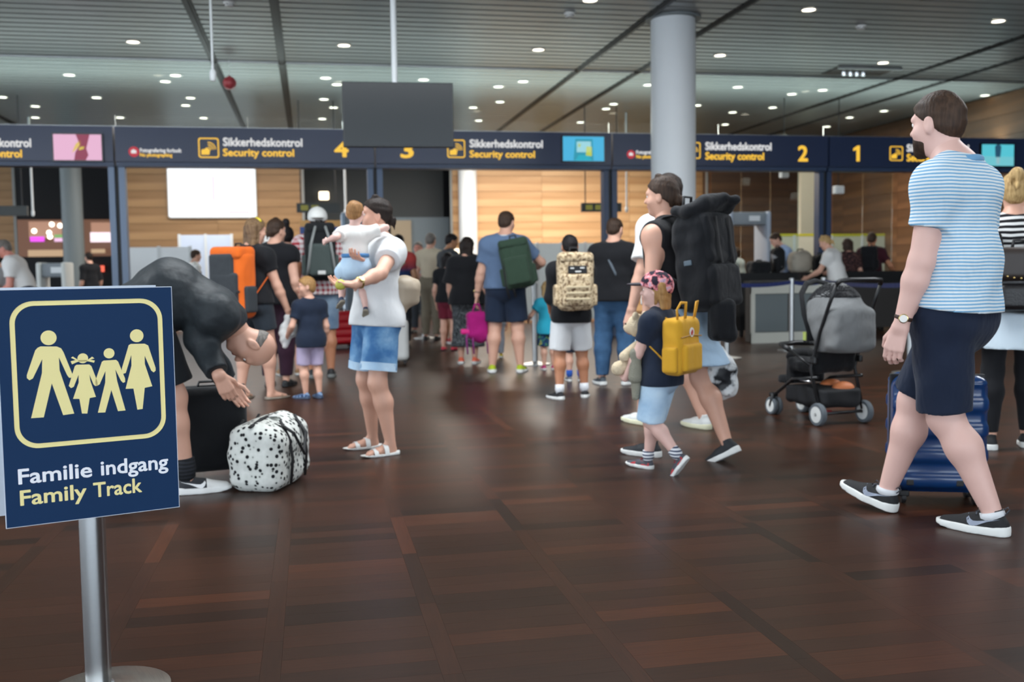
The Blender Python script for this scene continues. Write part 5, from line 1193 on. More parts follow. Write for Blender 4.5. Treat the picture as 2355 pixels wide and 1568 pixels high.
def yellowpack(P):
    d = .12; B = bagframe(P, d, .20, -.008); base = B-P.u*.155; r = bag_root(P, 'yellow_backpack', 'mustard yellow square backpack with round white and red emblem', base); YL = cloth('mustard_canvas', '#cf9c2c', .1, .3); T = R3(P)
    prj(P, [rbox(B, (.125, d/2, .155), .035, R=T)], 'body', YL, r, base, .007, wrinkle(.005, 30, 1)); prj(P, [rbox(B-P.f*(d/2)-P.u*.06, (.10, .025, .075), .02, R=T)], 'front_pocket', YL, r, base, .007)
    for s in (-1, 1): prj(P, [rbox(B+P.sd*s*.128-P.u*.07, (.018, .045, .07), .015, R=T)], 'side_pocket', YL, r, base, .007)
    HN = mat('handle_yellow', '#e8ab38', .6)
    for s in (-1, 1): MB().tube([B+P.u*.145+P.sd*s*.1-P.f*.03, B+P.u*.20+P.sd*s*.115-P.f*.035, B+P.u*.235+P.sd*s*.10-P.f*.05+P.f*.0, B+P.u*.235+P.sd*s*.06-P.f*.06, B+P.u*.15+P.sd*s*.05-P.f*.05], .011, 8, flat=(1, .4)).obj('top_handle', HN, r, smooth=True, M=trl(base))
    Q = (-P.f).to_track_quat('Z', 'Y').to_matrix().to_4x4(); e = MB().lathe([(.026, 0), (.026, .003)], 20).obj('emblem', mat('emblem_white', '#e4ded8', .5, var=0), r, M=Matrix.Translation(B+P.u*.075-P.f*(d/2+.003)-P.sd*.0-base) @ Q)
    MB().prism([(-.012, -.012), (.004, -.014), (.013, -.002), (.010, .012), (-.002, .014), (-.006, .004), (-.013, .002)], .002, Matrix.Translation((0, 0, .004)) @ Matrix.Rotation(math.radians(-90), 4, 'X')).obj('fox_mark', mat('emblem_red', '#b83a34', .5, var=0), e)
    MB().tube([B+P.u*.05-P.f*(d/2+.002)-P.sd*.12, B+P.u*.06-P.f*(d/2+.003), B+P.u*.05-P.f*(d/2+.002)+P.sd*.12], .004, 6).obj('zip', mat('zip_ochre', '#a87a1c', .5), r, M=trl(base)); straps(P, B+P.u*.14+P.f*.04, B-P.u*.13, .03, YL, r=r, offs=base)
yellowpack(P5)
def teddy():
    P = P5; c = P.W+P.f*.10+P.u*.03-P.sd*.005; r = thing('teddy_bear', 'cream plush teddy bear held against the child with floral cap', 'teddy bear', M=P.M @ Matrix.Translation(c-Vector((0, 0, .12)))); PL = mat('plush_cream', '#d8c6a8', .95, var=.1, vs=30, bump=.8, bs=140); z = Vector((0, 0, .12))
    solid('body', [ell((0, 0, .10), (.06, .055, .08), .03), cone((-.05, .02, .12), (-.13, .05, .07), .03, .03, .02), cone((.05, .02, .12), (.11, .06, .06), .03, .03, .02), cone((-.035, .02, .05), (-.11, .10, .0), .035, .04, .02), cone((.035, .02, .05), (.06, .12, .0), .035, .04, .02)], .006, PL, r, wrinkle(.002, 120, 1))
    solid('head', [ell((-.01, .03, .235), (.068, .062, .065), .02), ell((-.02, .085, .222), (.032, .03, .026), .02), ell((-.06, .02, .29), (.025, .015, .025), .01), ell((.045, .02, .29), (.025, .015, .025), .01)], .006, PL, r, wrinkle(.002, 120, 2))
    for x in (-.045, .005): MB().lathe([(.0001, -.007), (.006, 0), (.0001, .007)], 8, (x, .09, .245)).obj('eye', M_BLK, r, smooth=True)
    MB().lathe([(.0001, -.008), (.009, 0), (.0001, .008)], 8, (-.022, .114, .228)).obj('nose', M_BLK, r, smooth=True)
    for x, y in ((-.118, .118), (.062, .15)): solid('foot_pad', [ell((x, y, 0), (.026, .014, .026), .0)], .005, mat('pad_tan', '#c2a684', .9), r)
    p = P.W+P.f*.09-P.u*.03-P.sd*.12; r = thing('plush_rabbit', 'limp grey green plush rabbit dangling from the small child\'s arm', 'plush toy', M=P.M @ Matrix.Translation(p-Vector((0, 0, .15)))); GP = mat('plush_grey', '#8c8a7c', .95, var=.12, vs=30, bump=.8, bs=140)
    solid('body', [cone((0, 0, .15), (.0, .0, .05), .028, .04, .02), ell((0, 0, .18), (.035, .03, .03), .02)], .006, GP, r); solid('ear', [cone((.01, 0, .04), (.0, 0, -.06), .03, .02, .02)], .006, GP, r)
teddy()
# ---------------------------------------------------------------- man in white tee beyond the black rucksack
rt = gnd(1545, 985); hd6 = math.radians(40)+azim(1545); a, b = LF(rt, hd6, 1475, 975), LF(rt, hd6, 1612, 985)
P6 = person('dark haired man in white tee walking beyond the woman with rucksack', 1545, 985, 1.86, root=rt, heading=math.degrees(hd6), skin='fair', hair=('short', 'dark'), head=(-6, 0), feet=[(a.x/1.8, a.y/1.8, 0, 0, 0), (b.x/1.8, b.y/1.8, .0, 0, 0)], hands=((-.19, .0, .45), None), shirt=dict(mat=WHITEC, sleeve=.75, hem=-.03, loose=.02, cuff=1.5), bottom=dict(mat=cloth('grey_shorts', '#6a6c70'), len=.95), shoes=('sneaker', mat('shoe_white', '#d0d2d0', .6, var=.1), mat('sole_cream', '#d8d6b8', .5)), build=1.03)
# ---------------------------------------------------------------- woman holding a baby
rt = gnd(872, 1040); H7 = 1.62; hd7 = math.radians(118)+azim(872); fa, fb = LF(rt, hd7, 893, 1046), LF(rt, hd7, 852, 1030)
P7 = person('woman in white top and denim shorts holding a baby', 872, 1040, H7, 118, root=rt, skin='fair', hair=('lowbun', 'dark'), head=(-26, -2), lean=-4, bend=-2, off=(.0, .0), feet=[(fa.x/H7, fa.y/H7, 0, -4), (fb.x/H7, fb.y/H7, 0, -10)], hands=(wpt(818, 654, 5.72), wpt(835, 600, 6.05)), poles=((-.6, -.8, -.5), (.8, -.3, -.7)), hdir=((.62, .78, .05), (-.6, .8, .2)), palm=((-.3, .3, 1), (-.2, 0, 1)), curl=(28, 25),
    shirt=dict(mat=cloth('white_blouse', '#d6d7d8', .05), sleeve=.42, hem=-.03, loose=.018, cuff=1.5, flare=.006, wr=.006), bottom=dict(mat=DENIM, len=.80, loose=.018, flare=1.42, cuffm=DENIML, wr=.006), shoes=('sandal', mat('sandal_white', '#d9dbda', .5, var=.03), WHITE_S), vox=.0095, hips=1.06)
watch(P7, 0, mat('dial_gold', '#d8c88a', .3, var=0), metal('watch_gold', '#d8c080', .3), P7.M.to_3x3().inverted() @ Vector((-.1, -.9, .3)))
bp = P7.M @ Vector((-.105, .185, 0))
P7b = person('baby in white top and pale blue shorts carried by the woman', 845, 700, .76, 8, root=bp, base_z=.86, drop=.05, skin='pale', hair=('crew', 'ginger'), head=(-25, 0), lean=4, feet=[(-.11, .05, .10, 12, -25), (.07, .0, .02, -8, -35)], hands=((-.22, .0, .60), (.2, .16, .72)), hdir=(None, None), curl=(30, 30),
    shirt=dict(mat=cloth('baby_white', '#dcdad6', .05), sleeve=.6, hem=.06, loose=.012, cuff=1.5, wr=.004), bottom=dict(mat=DENIML, len=.6, loose=.02, flare=1.3, rise=.12), shoes=('sneaker', mat('baby_shoe_navy', '#2a3550', .7), mat('sole_taupe', '#8c8474', .6)), vox=.0075)
MB().tube([P7b.C+Vector((math.cos(t)*.087*.9, math.sin(t)*.07, .07)) for t in [2*math.pi*k/20 for k in range(21)]], .012, 8, caps=False, flat=(.5, 1)).obj('waistband', cloth('band_blue', '#4a7cae'), P7b.root, smooth=True)
def tote():
    p = wpt(930, 724, 6.28); r = thing('shoulder_bag', 'beige leather shoulder bag hanging behind the woman in denim shorts', 'bag', M=Matrix.Translation(p) @ Matrix.Rotation(azim(930)+.5, 4, 'Z')); BE = mat('leather_beige', '#ab9c88', .5, var=.08, bump=.2, bs=40)
    solid('body', [cone((-.01, 0, .03), (-.0, 0, .16), .03, .085, .03), rbox((0, 0, .14), (.10, .05, .08), .03, .04)], .008, BE, r, wrinkle(.007, 40, 3))
    q = r.matrix_world.inverted() @ (P7.M @ (P7.sh[0]+P7.u*.035+P7.sd*.02)); q2 = r.matrix_world.inverted() @ (P7.M @ (P7.sh[0]-P7.f*.09-P7.u*.06))
    MB().tube([(-.07, 0, .2), (-.07, 0, .2+(q2.z-.2)*.5), tuple(q2), tuple(q)], .010, 8, flat=(1, .4)).obj('long_strap', mat('leather_taupe', '#7c6a5a', .6), r, smooth=True)
    MB().lathe([(.012, -.004), (.012, .004)], 12, (0, -.055, .15), M=Matrix.Rotation(math.radians(90), 4, 'X')).obj('clasp', ZIP, r)
tote()
c = gnd(922, 838); suitcase('white cabin suitcase partly hidden behind the woman in denim shorts', (c.x, c.y, 0), azim(922), (.20, .34, .50), mat('case_white', '#d4d6d4', .4), ribs=None, handle=.0)
def bottle():
    p = P7.M @ (P7.arms[0][2]+Vector((0.02, .085, .0))); r = thing('pear', 'small yellow green fruit in the hand under the baby', 'fruit', M=Matrix.Translation(p)); MB().lathe([(.0001, -.03), (.02, -.026), (.03, -.01), (.028, .01), (.016, .028), (.0001, .032)], 14).obj('flesh', mat('fruit_green', '#b4b048', .5), r, smooth=True); MB().cyl((0, 0, .03), (.003, 0, .042), .002, 6).obj('stem', mat('stem_brown', '#4a3a20', .7), r)
bottle()
# ---------------------------------------------------------------- man bending over his luggage behind the sign
JACK = patches('quilted_jacket', [(.3, '#262b2f'), (.7, '#2e3438')], 30, 'LINEAR', 2, .55, wr=.3)
rt = gnd(440, 1126); H8 = 1.80
P8 = person('bald man in dark jacket bending over his luggage behind the family sign', 440, 1126, H8, -88, root=rt, skin='fair', hair=('bald', 'grey'), head=(0, 128), lean=46, bend=76, off=(0, -.115), feet=[(-.06, -.12, 0, 4), (.05, .0, 0, 2)], hands=((-.07, .12, .30), wpt(503, 862, 5.05)), poles=((-.5, -.6, .3), (.6, -.8, .2)), hdir=(None, (0, .45, -1)), curl=(40, 40),
    shirt=dict(mat=JACK, sleeve=1.93, hem=-.03, loose=.026, cuff=1.3, wr=.008, name='jacket'), bottom=dict(mat=cloth('charcoal_shorts', '#1b1e22'), len=.86, loose=.02, flare=1.4), shoes=('sneaker', mat('shoe_black_white', '#1d2026', .6, var=.1), mat('sole_bright', '#e8e8e6', .45, var=0)), socks=(stripes('sock_black', '#1a1c20', '#2a2c32', .02, .5), .26), vox=.0095, build=1.04)
fl = P8.FL; pr8 = shoe_prims(fl); TOEW = mat('toe_white', '#e2e2e0', .5, var=.02)
for i in (0, 1):
    swoosh(P8, i, 1, mat('swoosh_white', '#e6e6e6', .45, var=0)); o = P8.shoe[i]
    solid('toe_cap', [q.grow(.003) for q in pr8[:2]], .006, TOEW, o, lambda X, Y, Z, D: np.maximum(np.maximum(D, .045*fl-Z), (.26*fl-Y)))
c = gnd(500, 1100); suitcase('tall black fabric suitcase in front of the bending man', (c.x-.02, c.y, 0), azim(500)+.15, (.36, .24, .46), cloth('case_black', '#15171a'), ribs=None, handle=.0)
c = gnd(478, 1108)
def lowcase():
    p = gnd(430, 1085); r = thing('luggage_box', 'low black luggage lying beside the bending man\'s shoe', 'luggage', M=Matrix.Translation((p.x-.22, p.y+.1, 0)) @ Matrix.Rotation(azim(480), 4, 'Z')); solid('body', [rbox((0, 0, .14), (.22, .16, .14), .04)], .011, cloth('case_charcoal', '#1c2024'), r, wrinkle(.004, 20, 2)); MB().tube([(-.06, -.16, .22), (-.05, -.19, .25), (.05, -.19, .25), (.06, -.16, .22)], .01, 8).obj('handle', STRAPM, r, smooth=True); MB().box((0, -.0, .281), (.42, .012, .006)).obj('zip', ZIP, r)
def duffel():
    p = gnd(622, 1122); rz = azim(606)+1.2; r = thing('duffel_bag', 'white holdall speckled with black spots on the floor', 'bag', M=Matrix.Translation((p.x, p.y+.12, 0)) @ Matrix.Rotation(rz, 4, 'Z')); SP = patches('speckled_canvas', [(0, '#15161a'), (.30, '#1c1d20'), (.40, '#cfd2cc'), (1, '#dfe1dc')], 36, 'LINEAR', 2, .8, 'dots')
    def flat(X, Y, Z, D): return np.maximum(D, -Z)
    solid('body', [rbox((0, 0, .17), (.27, .15, .175), .09, .02), cone((-.2, 0, .3), (.2, 0, .31), .05, .05, .06)], .010, SP, r, chain(wrinkle(.012, 22, 5), flat))
    MB().tube([(-.27, 0, .345), (-.1, 0, .366), (.1, 0, .366), (.27, 0, .345)], .012, 8, flat=(1, .5)).obj('zip', STRAPM, r, smooth=True)
    for x in (-.12, .1):
        for s in (-1, 1): MB().tube([(x, s*.155, .03), (x, s*.168, .16), (x, s*.150, .27), (x+.01, s*.10, .36)], .017, 8, flat=(1, .3)).obj('webbing', STRAPM, r, smooth=True)
    for s in (-1, 1): MB().tube([(-.12, s*.12, .33), (-.10, s*.17, .29), (-.02, s*.195, .17), (.06, s*.18, .27), (.1, s*.12, .33)], .013, 8, flat=(1, .6)).obj('carry_handle', STRAPM, r, smooth=True)
    MB().box((-.02, -.04, .372), (.07, .05, .004), r=.002).obj('name_tag', WHITE_S, r)
lowcase(); duffel()
# ---------------------------------------------------------------- queue at the left
P9 = person('woman in black tee and dark shorts with an orange rucksack', 590, 918, 1.66, -42, hair=('long', 'mouse'), head=(-18, 4), feet=[(-.075, -.03, 0, 10), (.07, .05, 0, -16)], hands=(None, (.16, .10, .46)), shirt=dict(mat=BLACKC, sleeve=.5, hem=-.0, loose=.012), bottom=dict(mat=cloth('slate_shorts', '#2b323a'), len=.6, flare=1.15), shoes=('flip', mat('flip_tan', '#8a7560', .6), mat('flip_sole', '#8d8478', .6)), vox=.012, hips=1.08, build=1.02)
MB().tube([P9.hp(.1, -.1, .5), P9.hp(.22, -.02, .46), P9.hp(.30, .05, .36)], .012, 8).obj('hair_clip', mat('clip_yellow', '#d8c628', .4), P9.root, smooth=True)
def pack(P, name, label, w, d, h, m1, m2, z=.4, extra=.02, side=0, tilt=0, one=None, front=True, vox=.011, accent=None, lid=True):
    B = bagframe(P, d, z, extra, side); T = R3(P, tilt); u = Vector(T @ Vector((0, 0, 1))); s_ = Vector(T @ Vector((1, 0, 0))); base = B-u*h/2; r = bag_root(P, name, label, base)
    prj(P, [rbox(B, (w/2, d/2, h/2), min(.06, d*.35), R=T)], 'body', m1, r, base, vox, wrinkle(.008, 24, 3))
    if front: prj(P, [rbox(B-P.f*(d/2-.01)-u*h*.12, (w*.40, d*.22, h*.3), .03, R=T)], 'front_panel', m2, r, base, vox)
    if lid: prj(P, [rbox(B+u*h*.47-P.f*.01, (w*.48, d*.52, h*.10), .04, R=T)], 'lid', m1, r, base, vox, wrinkle(.006, 30, 7))
    for s in (-1, 1): prj(P, [rbox(B+s_*s*w*.5-u*h*.22, (.03, d*.3, h*.2), .02, R=T)], 'side_pocket', m2, r, base, vox)
    MB().tube([B+u*h*.5-s_*.04+P.f*d*.3, B+u*(h*.5+.07)-s_*.03+P.f*d*.3, B+u*(h*.5+.07)+s_*.03+P.f*d*.3, B+u*h*.5+s_*.04+P.f*d*.3], .009, 8).obj('grab_loop', STRAPM, r, smooth=True, M=trl(base))
    straps(P, B+u*h*.42+P.f*d*.4, B-u*h*.38, .04, accent or STRAPM, r=r, offs=base, sides=one or (-1, 1)); return r, B, u, s_, base
OR = cloth('orange_cloth', '#d8641e', .12, .4); GR = cloth('pack_grey', '#34383c', .1, .4)
r9, B9, u9, s9, b9 = pack(P9, 'orange_rucksack', 'orange and dark grey rucksack on the woman in black tee', .36, .22, .58, OR, GR, -.02, .02, accent=OR)
prj(P9, [rbox(B9-P9.f*.10-s9*.03+u9*.02, (.135, .045, .25), .03, R=R3(P9))], 'grey_panel', GR, r9, b9, .012); MB().tube([B9-P9.f*.12-s9*.17-u9*.06, B9-P9.f*.15-u9*.06, B9-P9.f*.12+s9*.17-u9*.06], .013, 6, flat=(.4, 1)).obj('compression_strap', STRAPM, r9, M=trl(b9))
def cloth_in_hand(P, i, label, m):
    w = P.arms[i][2]; p = P.M @ (w+Vector((0, .0, -.30))); r = thing('folded_cloth', label, 'cloth', M=Matrix.Translation(p)); solid('fabric', [cone((0, 0, .24), (-.02, 0, .08), .03, .06, .03), cone((-.02, 0, .12), (-.03, 0, -.02), .05, .03, .03), ell((.06, 0, .12), (.05, .03, .06), .03)], .009, m, r, wrinkle(.012, 40, 2))
cloth_in_hand(P9, 1, 'white cloth hanging from the hand of the woman with orange rucksack', WHITEC)
P10 = person('woman in black sleeveless top and plum trousers next to the orange rucksack', 640, 888, 1.70, -20, root=gnd(640, 888), hair=('lowbun', 'brown'), head=(-30, 0), shirt=dict(mat=cloth('black_knit', '#121318'), sleeve=.25, hem=-.04, loose=.02, flare=.01), bottom=dict(mat=cloth('plum_cloth', '#2e1526'), type='trousers', len=1.9, loose=.014), shoes=('flat', M_BLK, M_BLK), vox=.013, hips=1.1, build=1.08)
P11 = person('woman with black topknot hair in grey top behind the plum trousers', 668, 862, 1.68, 5, hair=('topknot', 'black'), shirt=dict(mat=cloth('taupe_top', '#6e665e'), sleeve=.5, hem=-.02, loose=.015), bottom=dict(mat=cloth('khaki_shorts', '#6a6a62'), len=.9), shoes=('flat', mat('shoe_tan', '#a07850', .6), WHITE_S), vox=.013)
RC = None
def check_mat():
    m, t = new_mat('red_check', .85, 0, .2); co = t.coord(); x, y, z = t.xyz(co); f = lambda v: t.math('LESS_THAN', t.math('FRACT', t.math('DIVIDE', v, .055)), .45)
    s = t.math('MULTIPLY', t.math('ADD', f(t.math('ADD', x, y)), f(z)), .5); t.col(t.mix(s, lin('#e2dcdc'), lin('#a8303a'))); return m
P12 = person('man in white cap and red checked shirt with grey rucksack', 738, 868, 1.86, 4, root=gnd(740, 868), skin='tan', hair=('short', 'dark', 'cap', mat('cap_white', '#dcdcd8', .7), -1), head=(-4, 4), shirt=dict(mat=check_mat(), sleeve=.62, hem=-.04, loose=.016), bottom=dict(mat=patches('denim_grey', [(.3, '#5d7590'), (.7, '#8a9fb4')], 7, 'LINEAR', 3), len=.98, flare=1.3), shoes=('sneaker', M_BLK, mat('sole_grey', '#6f7270', .6)), vox=.013, build=1.05)
r12, B12, u12, s12, b12 = pack(P12, 'trekking_rucksack', 'grey and black trekking rucksack on the man in white cap', .32, .22, .56, cloth('pack_blackish', '#1c1e20'), cloth('pack_green_grey', '#4c5654'), .50, .02)
for s in (-1, 1): MB().tube([B12+u12*.28-P12.f*.12+s12*s*.05, B12+u12*.1-P12.f*.17+s12*s*.10, B12-u12*.12-P12.f*.17+s12*s*.13, B12-u12*.26-P12.f*.1+s12*s*.15], .014, 8).obj('grey_frame', mat('frame_grey', '#8d918f', .5), r12, smooth=True, M=trl(b12))
MB().box((0, 0, 0), (.08, .012, .04), r=.012).obj('white_badge', WHITE_S, r12, M=Matrix.Translation(B12-u12*.2-P12.f*.175-b12) @ R3(P12).to_4x4())
P13 = person('small boy in navy tee and lilac shorts looking left', 718, 917, 1.12, 22, skin='fair', hair=('short', 'sand'), head=(72, 0), feet=[(-.05, .03, 0, 40), (.06, 0, 0, 2)], hands=((-.16, .10, .50), None), shirt=dict(mat=NAVYC, sleeve=.62, hem=-.07, loose=.012), bottom=dict(mat=cloth('lilac_cloth', '#b3a6c2'), len=.95, loose=.010, flare=1.2), shoes=('sneaker', patches('shoe_blue_print', [(.4, '#2c4060'), (.55, '#7f96b4')], 40), mat('sole_navy', '#3c4a60', .6)), vox=.010)
c = gnd(787, 800); suitcase('red hard suitcase standing behind the boy in navy tee', (c.x, c.y, 0), azim(787)+.3, (.36, .24, .50), mat('case_red', '#a8101e', .3, coat=.3), ribs='h', handle=.35)
# ---------------------------------------------------------------- queue in the middle
P14 = person('dark haired man in red to navy shirt behind the woman with baby', 922, 800, 1.72, 0, skin='olive', hair=('short', 'black'), shirt=dict(mat=(lambda: (lambda m_t: (m_t[1].col(m_t[1].ramp(m_t[1].math('MULTIPLY_ADD', m_t[1].xyz(m_t[1].coord())[2], 1.6, -1.5), [(.12, '#1e3560'), (.32, '#26345c'), (.42, '#7a3540'), (.6, '#b04440')])), m_t[0])[1])(new_mat('dip_dye', .85, 0, .2)))(), sleeve=.6, hem=-.03, loose=.014), bottom=dict(mat=cloth('dark_trousers', '#1e2126'), type='trousers', len=1.92), shoes=('flat', M_BLK, M_BLK), vox=.014)
P15 = person('officer in beige shirt and khaki trousers turned away by the grey wall', 993, 782, 1.80, -20, hair=('short', 'grey'), skin='fair', shirt=dict(mat=cloth('beige_shirt', '#c8bca4'), sleeve=.6, hem=.05, loose=.012), bottom=dict(mat=cloth('khaki_trousers', '#7c7464'), type='trousers', len=1.95), shoes=('flat', M_BLK, M_BLK), vox=.015)
P16 = person('man in dark grey tee facing right beside the beige officer', 1034, 790, 1.76, -60, hair=('short', 'black'), skin='olive', head=(-10, 12), hands=(None, (.12, .2, .62)), shirt=dict(mat=cloth('charcoal_tee', '#3c4146'), sleeve=.6, hem=-.03, loose=.014), bottom=dict(mat=cloth('wine_shorts', '#6a1e30'), len=.95, flare=1.3), shoes=('sneaker', mat('shoe_red2', '#b0303a', .6), WHITE_S), vox=.015)
P17 = person('officer with grey hair facing the camera by the grey wall', 966, 765, 1.72, 170, hair=('short', 'grey'), skin='rosy', hands=((-.1, .16, .62), None), shirt=dict(mat=cloth('pale_shirt', '#b8bcc0'), sleeve=.6, hem=.04, loose=.012), bottom=dict(mat=cloth('slate_trousers', '#3a3e44'), type='trousers', len=1.95), shoes=('flat', M_BLK, M_BLK), vox=.015)
TRI = patches('trousers_patterned', [(0, '#202428'), (.42, '#2a2e32'), (.5, '#9aa0a4'), (.6, '#2a2e32')], 45, 'LINEAR', 1, .85, 'dots')
P18 = person('woman with long dark hair in black top and patterned trousers', 1077, 836, 1.57, -8, root=gnd(1077, 836), hair=('mane', 'dark'), skin='fair', head=(-20, 0), shirt=dict(mat=BLACKC, sleeve=.95, hem=-.06, loose=.03, flare=.03, cuff=1.8), bottom=dict(mat=TRI, type='trousers', len=1.62, loose=.035, flare=1.9), shoes=('sneaker', mat('shoe_coral', '#e8694a', .6, var=.05), WHITE_S), vox=.013, build=1.1)
P18b = person('dark haired girl in black top and red leggings seen past the patterned trousers', 1030, 806, 1.42, -20, root=gnd(1032, 806), hair=('long', 'black'), skin='fair', shirt=dict(mat=BLACKC, sleeve=.6, hem=-.03, loose=.02), bottom=dict(mat=cloth('wine_cloth', '#6a1e30'), len=.8), shoes=('flat', mat('shoe_pinkred', '#d0304a', .6), M_BLK), vox=.014)
BLT = cloth('slate_blue_tee', '#5d7290', .08, .4)
P19 = person('broad man in slate blue tee and navy shorts with a green rucksack', 1165, 856, 1.82, -6, root=gnd(1165, 856), hair=('short', 'brown'), head=(-22, 4), skin='fair', feet=[(-.088, 0, 0, 10), (.088, .0, 0, -12)], hands=((-.185, .02, .44), (.13, .17, .62)), poles=((-.5, -.8, 0), (.9, -.5, 0)), shirt=dict(mat=BLT, sleeve=.66, hem=-.01, loose=.018, cuff=1.35, collar=cloth('collar_pale', '#c8ccd2')), bottom=dict(mat=cloth('navy_shorts2', '#202c40'), len=.86, loose=.02, flare=1.3), shoes=('sneaker', patches('shoe_lime', [(.45, '#a8b82c'), (.6, '#1e2220')], 12), WHITE_S), vox=.011, build=1.18, shw=1.08, belly=.6)
watch(P19, 0, M_BLKG, STRAPM, (-1, 0, 0))
GN = cloth('pack_green', '#2f4234', .12, .5)
r19, B19, u19, s19, b19 = pack(P19, 'green_rucksack', 'dark green rucksack slung on one shoulder of the man in blue tee', .33, .22, .50, GN, GN, .14, .045, side=.16, tilt=-10, one=(1,))
for k in (-.06, .07): MB().tube([B19-u19*.17-P19.f*.125+s19*(k-.05), B19-u19*.15-P19.f*.125+s19*(k+.05)], .008, 6).obj('reflective_strip', WHITE_S, r19, M=trl(b19))
MB().box((0, 0, 0), (.06, .01, .02), r=.003).obj('label_patch', mat('patch_lilac', '#9a8aa8', .6), r19, M=Matrix.Translation(B19-P19.f*.135+s19*.03+u19*.03-b19) @ R3(P19, -10).to_4x4())
def hung_strap():
    for k, x in enumerate((-.13, -.06)): MB().tube([B19+s19*x+u19*.02+P19.f*.0-P19.f*.10, B19+s19*(x-.02)-u19*.2-P19.f*.09, B19+s19*(x-.01)-u19*.34-P19.f*.08], .012, 6, flat=(1, .3)).obj('loose_strap', STRAPM, r19, M=trl(b19), smooth=True)
hung_strap()
def magenta():
    w = P19.M @ P19.arms[0][2]; r = thing('magenta_backpack', 'bright magenta child backpack dangling from the blue tee man\'s hand', 'backpack', M=Matrix.Translation((w.x-.01, w.y-.03, w.z-.53))); MG = cloth('magenta_cloth', '#a0146e', .12, .4)
    solid('body', [rbox((0, 0, .20), (.12, .07, .15), .05), ell((.03, 0, .08), (.11, .08, .08), .04)], .010, MG, r, wrinkle(.012, 28, 4)); MB().tube([(-.05, 0, .34), (-.02, 0, .43), (.02, 0, .43), (.05, 0, .34)], .011, 8).obj('handle', MG, r, smooth=True)
    solid('front_pocket', [rbox((-.12, -.03, .13), (.07, .03, .03), .015)], .010, mat('magenta_bright', '#d0187c', .6), r)
    for x in (-.13, -.06, .1): MB().tube([(x*.8, -.05, .2), (x, -.06, .05), (x+.01, -.06, -.12)], .010, 6, flat=(1, .3)).obj('loose_strap', mat('strap_magenta', '#8a2a78', .7), r, smooth=True)
magenta()
P20 = person('toddler in turquoise tee and flowered shorts', 1262, 850, 1.02, 12, hair=('bob', 'blond'), skin='fair', hands=((-.2, .12, .56), None), shirt=dict(mat=cloth('turquoise_cloth', '#2fa8c4', .06), sleeve=.55, hem=-.08, loose=.016, flare=.01), bottom=dict(mat=patches('floral_shorts', [(0, '#1e3350'), (.45, '#24406a'), (.55, '#3c7a62'), (.65, '#c0b040'), (.72, '#2a4878')], 18, 'CONSTANT', 2), len=.95, flare=1.45, loose=.016), shoes=('sneaker', mat('shoe_pink', '#b02068', .6), WHITE_S), vox=.011)
CAMO = patches('desert_camo', [(0, '#6e5844'), (.38, '#8f7a60'), (.46, '#c2ad8c'), (.56, '#d2c0a2'), (.66, '#a8906c')], 40, 'CONSTANT', 2)
P21 = person('boy in black top and white shorts with a camouflage backpack', 1315, 916, 1.46, 10, hair=('short', 'black'), skin='tan', feet=[(-.085, -.03, 0, 28), (.085, .03, 0, -14)], shirt=dict(mat=BLACKC, sleeve=1.2, hem=-.06, loose=.016), bottom=dict(mat=cloth('white_shorts', '#d8dadc', .04), len=.92, loose=.02, flare=1.35), shoes=('sneaker', SHOEK, WHITE_S), socks=(cloth('sock_white', '#d8dade'), .2), hands=((-.1, .14, .52), (.1, .14, .52)), vox=.010)
r21, B21, u21, s21, b21 = pack(P21, 'camouflage_backpack', 'desert camouflage backpack with black name patch on the boy', .31, .20, .46, CAMO, CAMO, .40, .02)
for k in range(3): MB().tube([B21-P21.f*.145-u21*(.03+.05*k)-s21*.10, B21-P21.f*.147-u21*(.03+.05*k)+s21*.10], .011, 6, flat=(.4, 1)).obj('webbing', mat('webbing_sand', '#c8b898', .8), r21, M=trl(b21))
pt = MB().box((0, 0, 0), (.16, .012, .065), r=.003).obj('name_patch', M_BLK, r21, M=Matrix.Translation(B21-P21.f*.118+u21*.115-b21) @ R3(P21).to_4x4())
for x, z, w_ in ((-.045, .012, .03), (.04, .014, .035), (.005, -.016, .05)): MB().box((x, -.008, z), (w_, .004, .011)).obj('patch_print', WHITE_S, pt)
P22 = person('woman in black tee and blue jeans with a thin crossbody strap', 1412, 884, 1.66, -16, root=gnd(1412, 884), hair=('crew', 'brown'), head=(-8, 4), skin='fair', feet=[(-.07, -.02, 0, 40), (.075, .02, 0, -20)], hands=((-.1, .16, .6), (.12, .16, .6)), shirt=dict(mat=BLACKC, sleeve=.72, hem=-.03, loose=.022, cuff=1.4), bottom=dict(mat=JEANS, type='trousers', len=1.93, loose=.014), shoes=('sneaker', mat('shoe_slate', '#3c444c', .7), WHITE_S), vox=.011, build=1.15, hips=1.05)
MB().tube([P22.N-P22.sd*.06+P22.u*.02, P22.N-P22.f*.14-P22.u*.12, P22.W-P22.f*.15+P22.sd*.06+P22.u*.05, P22.C+P22.sd*.18], .014, 8, flat=(1, .35)).obj('crossbody_strap', mat('strap_slate', '#4c5660', .6), P22.root, smooth=True)
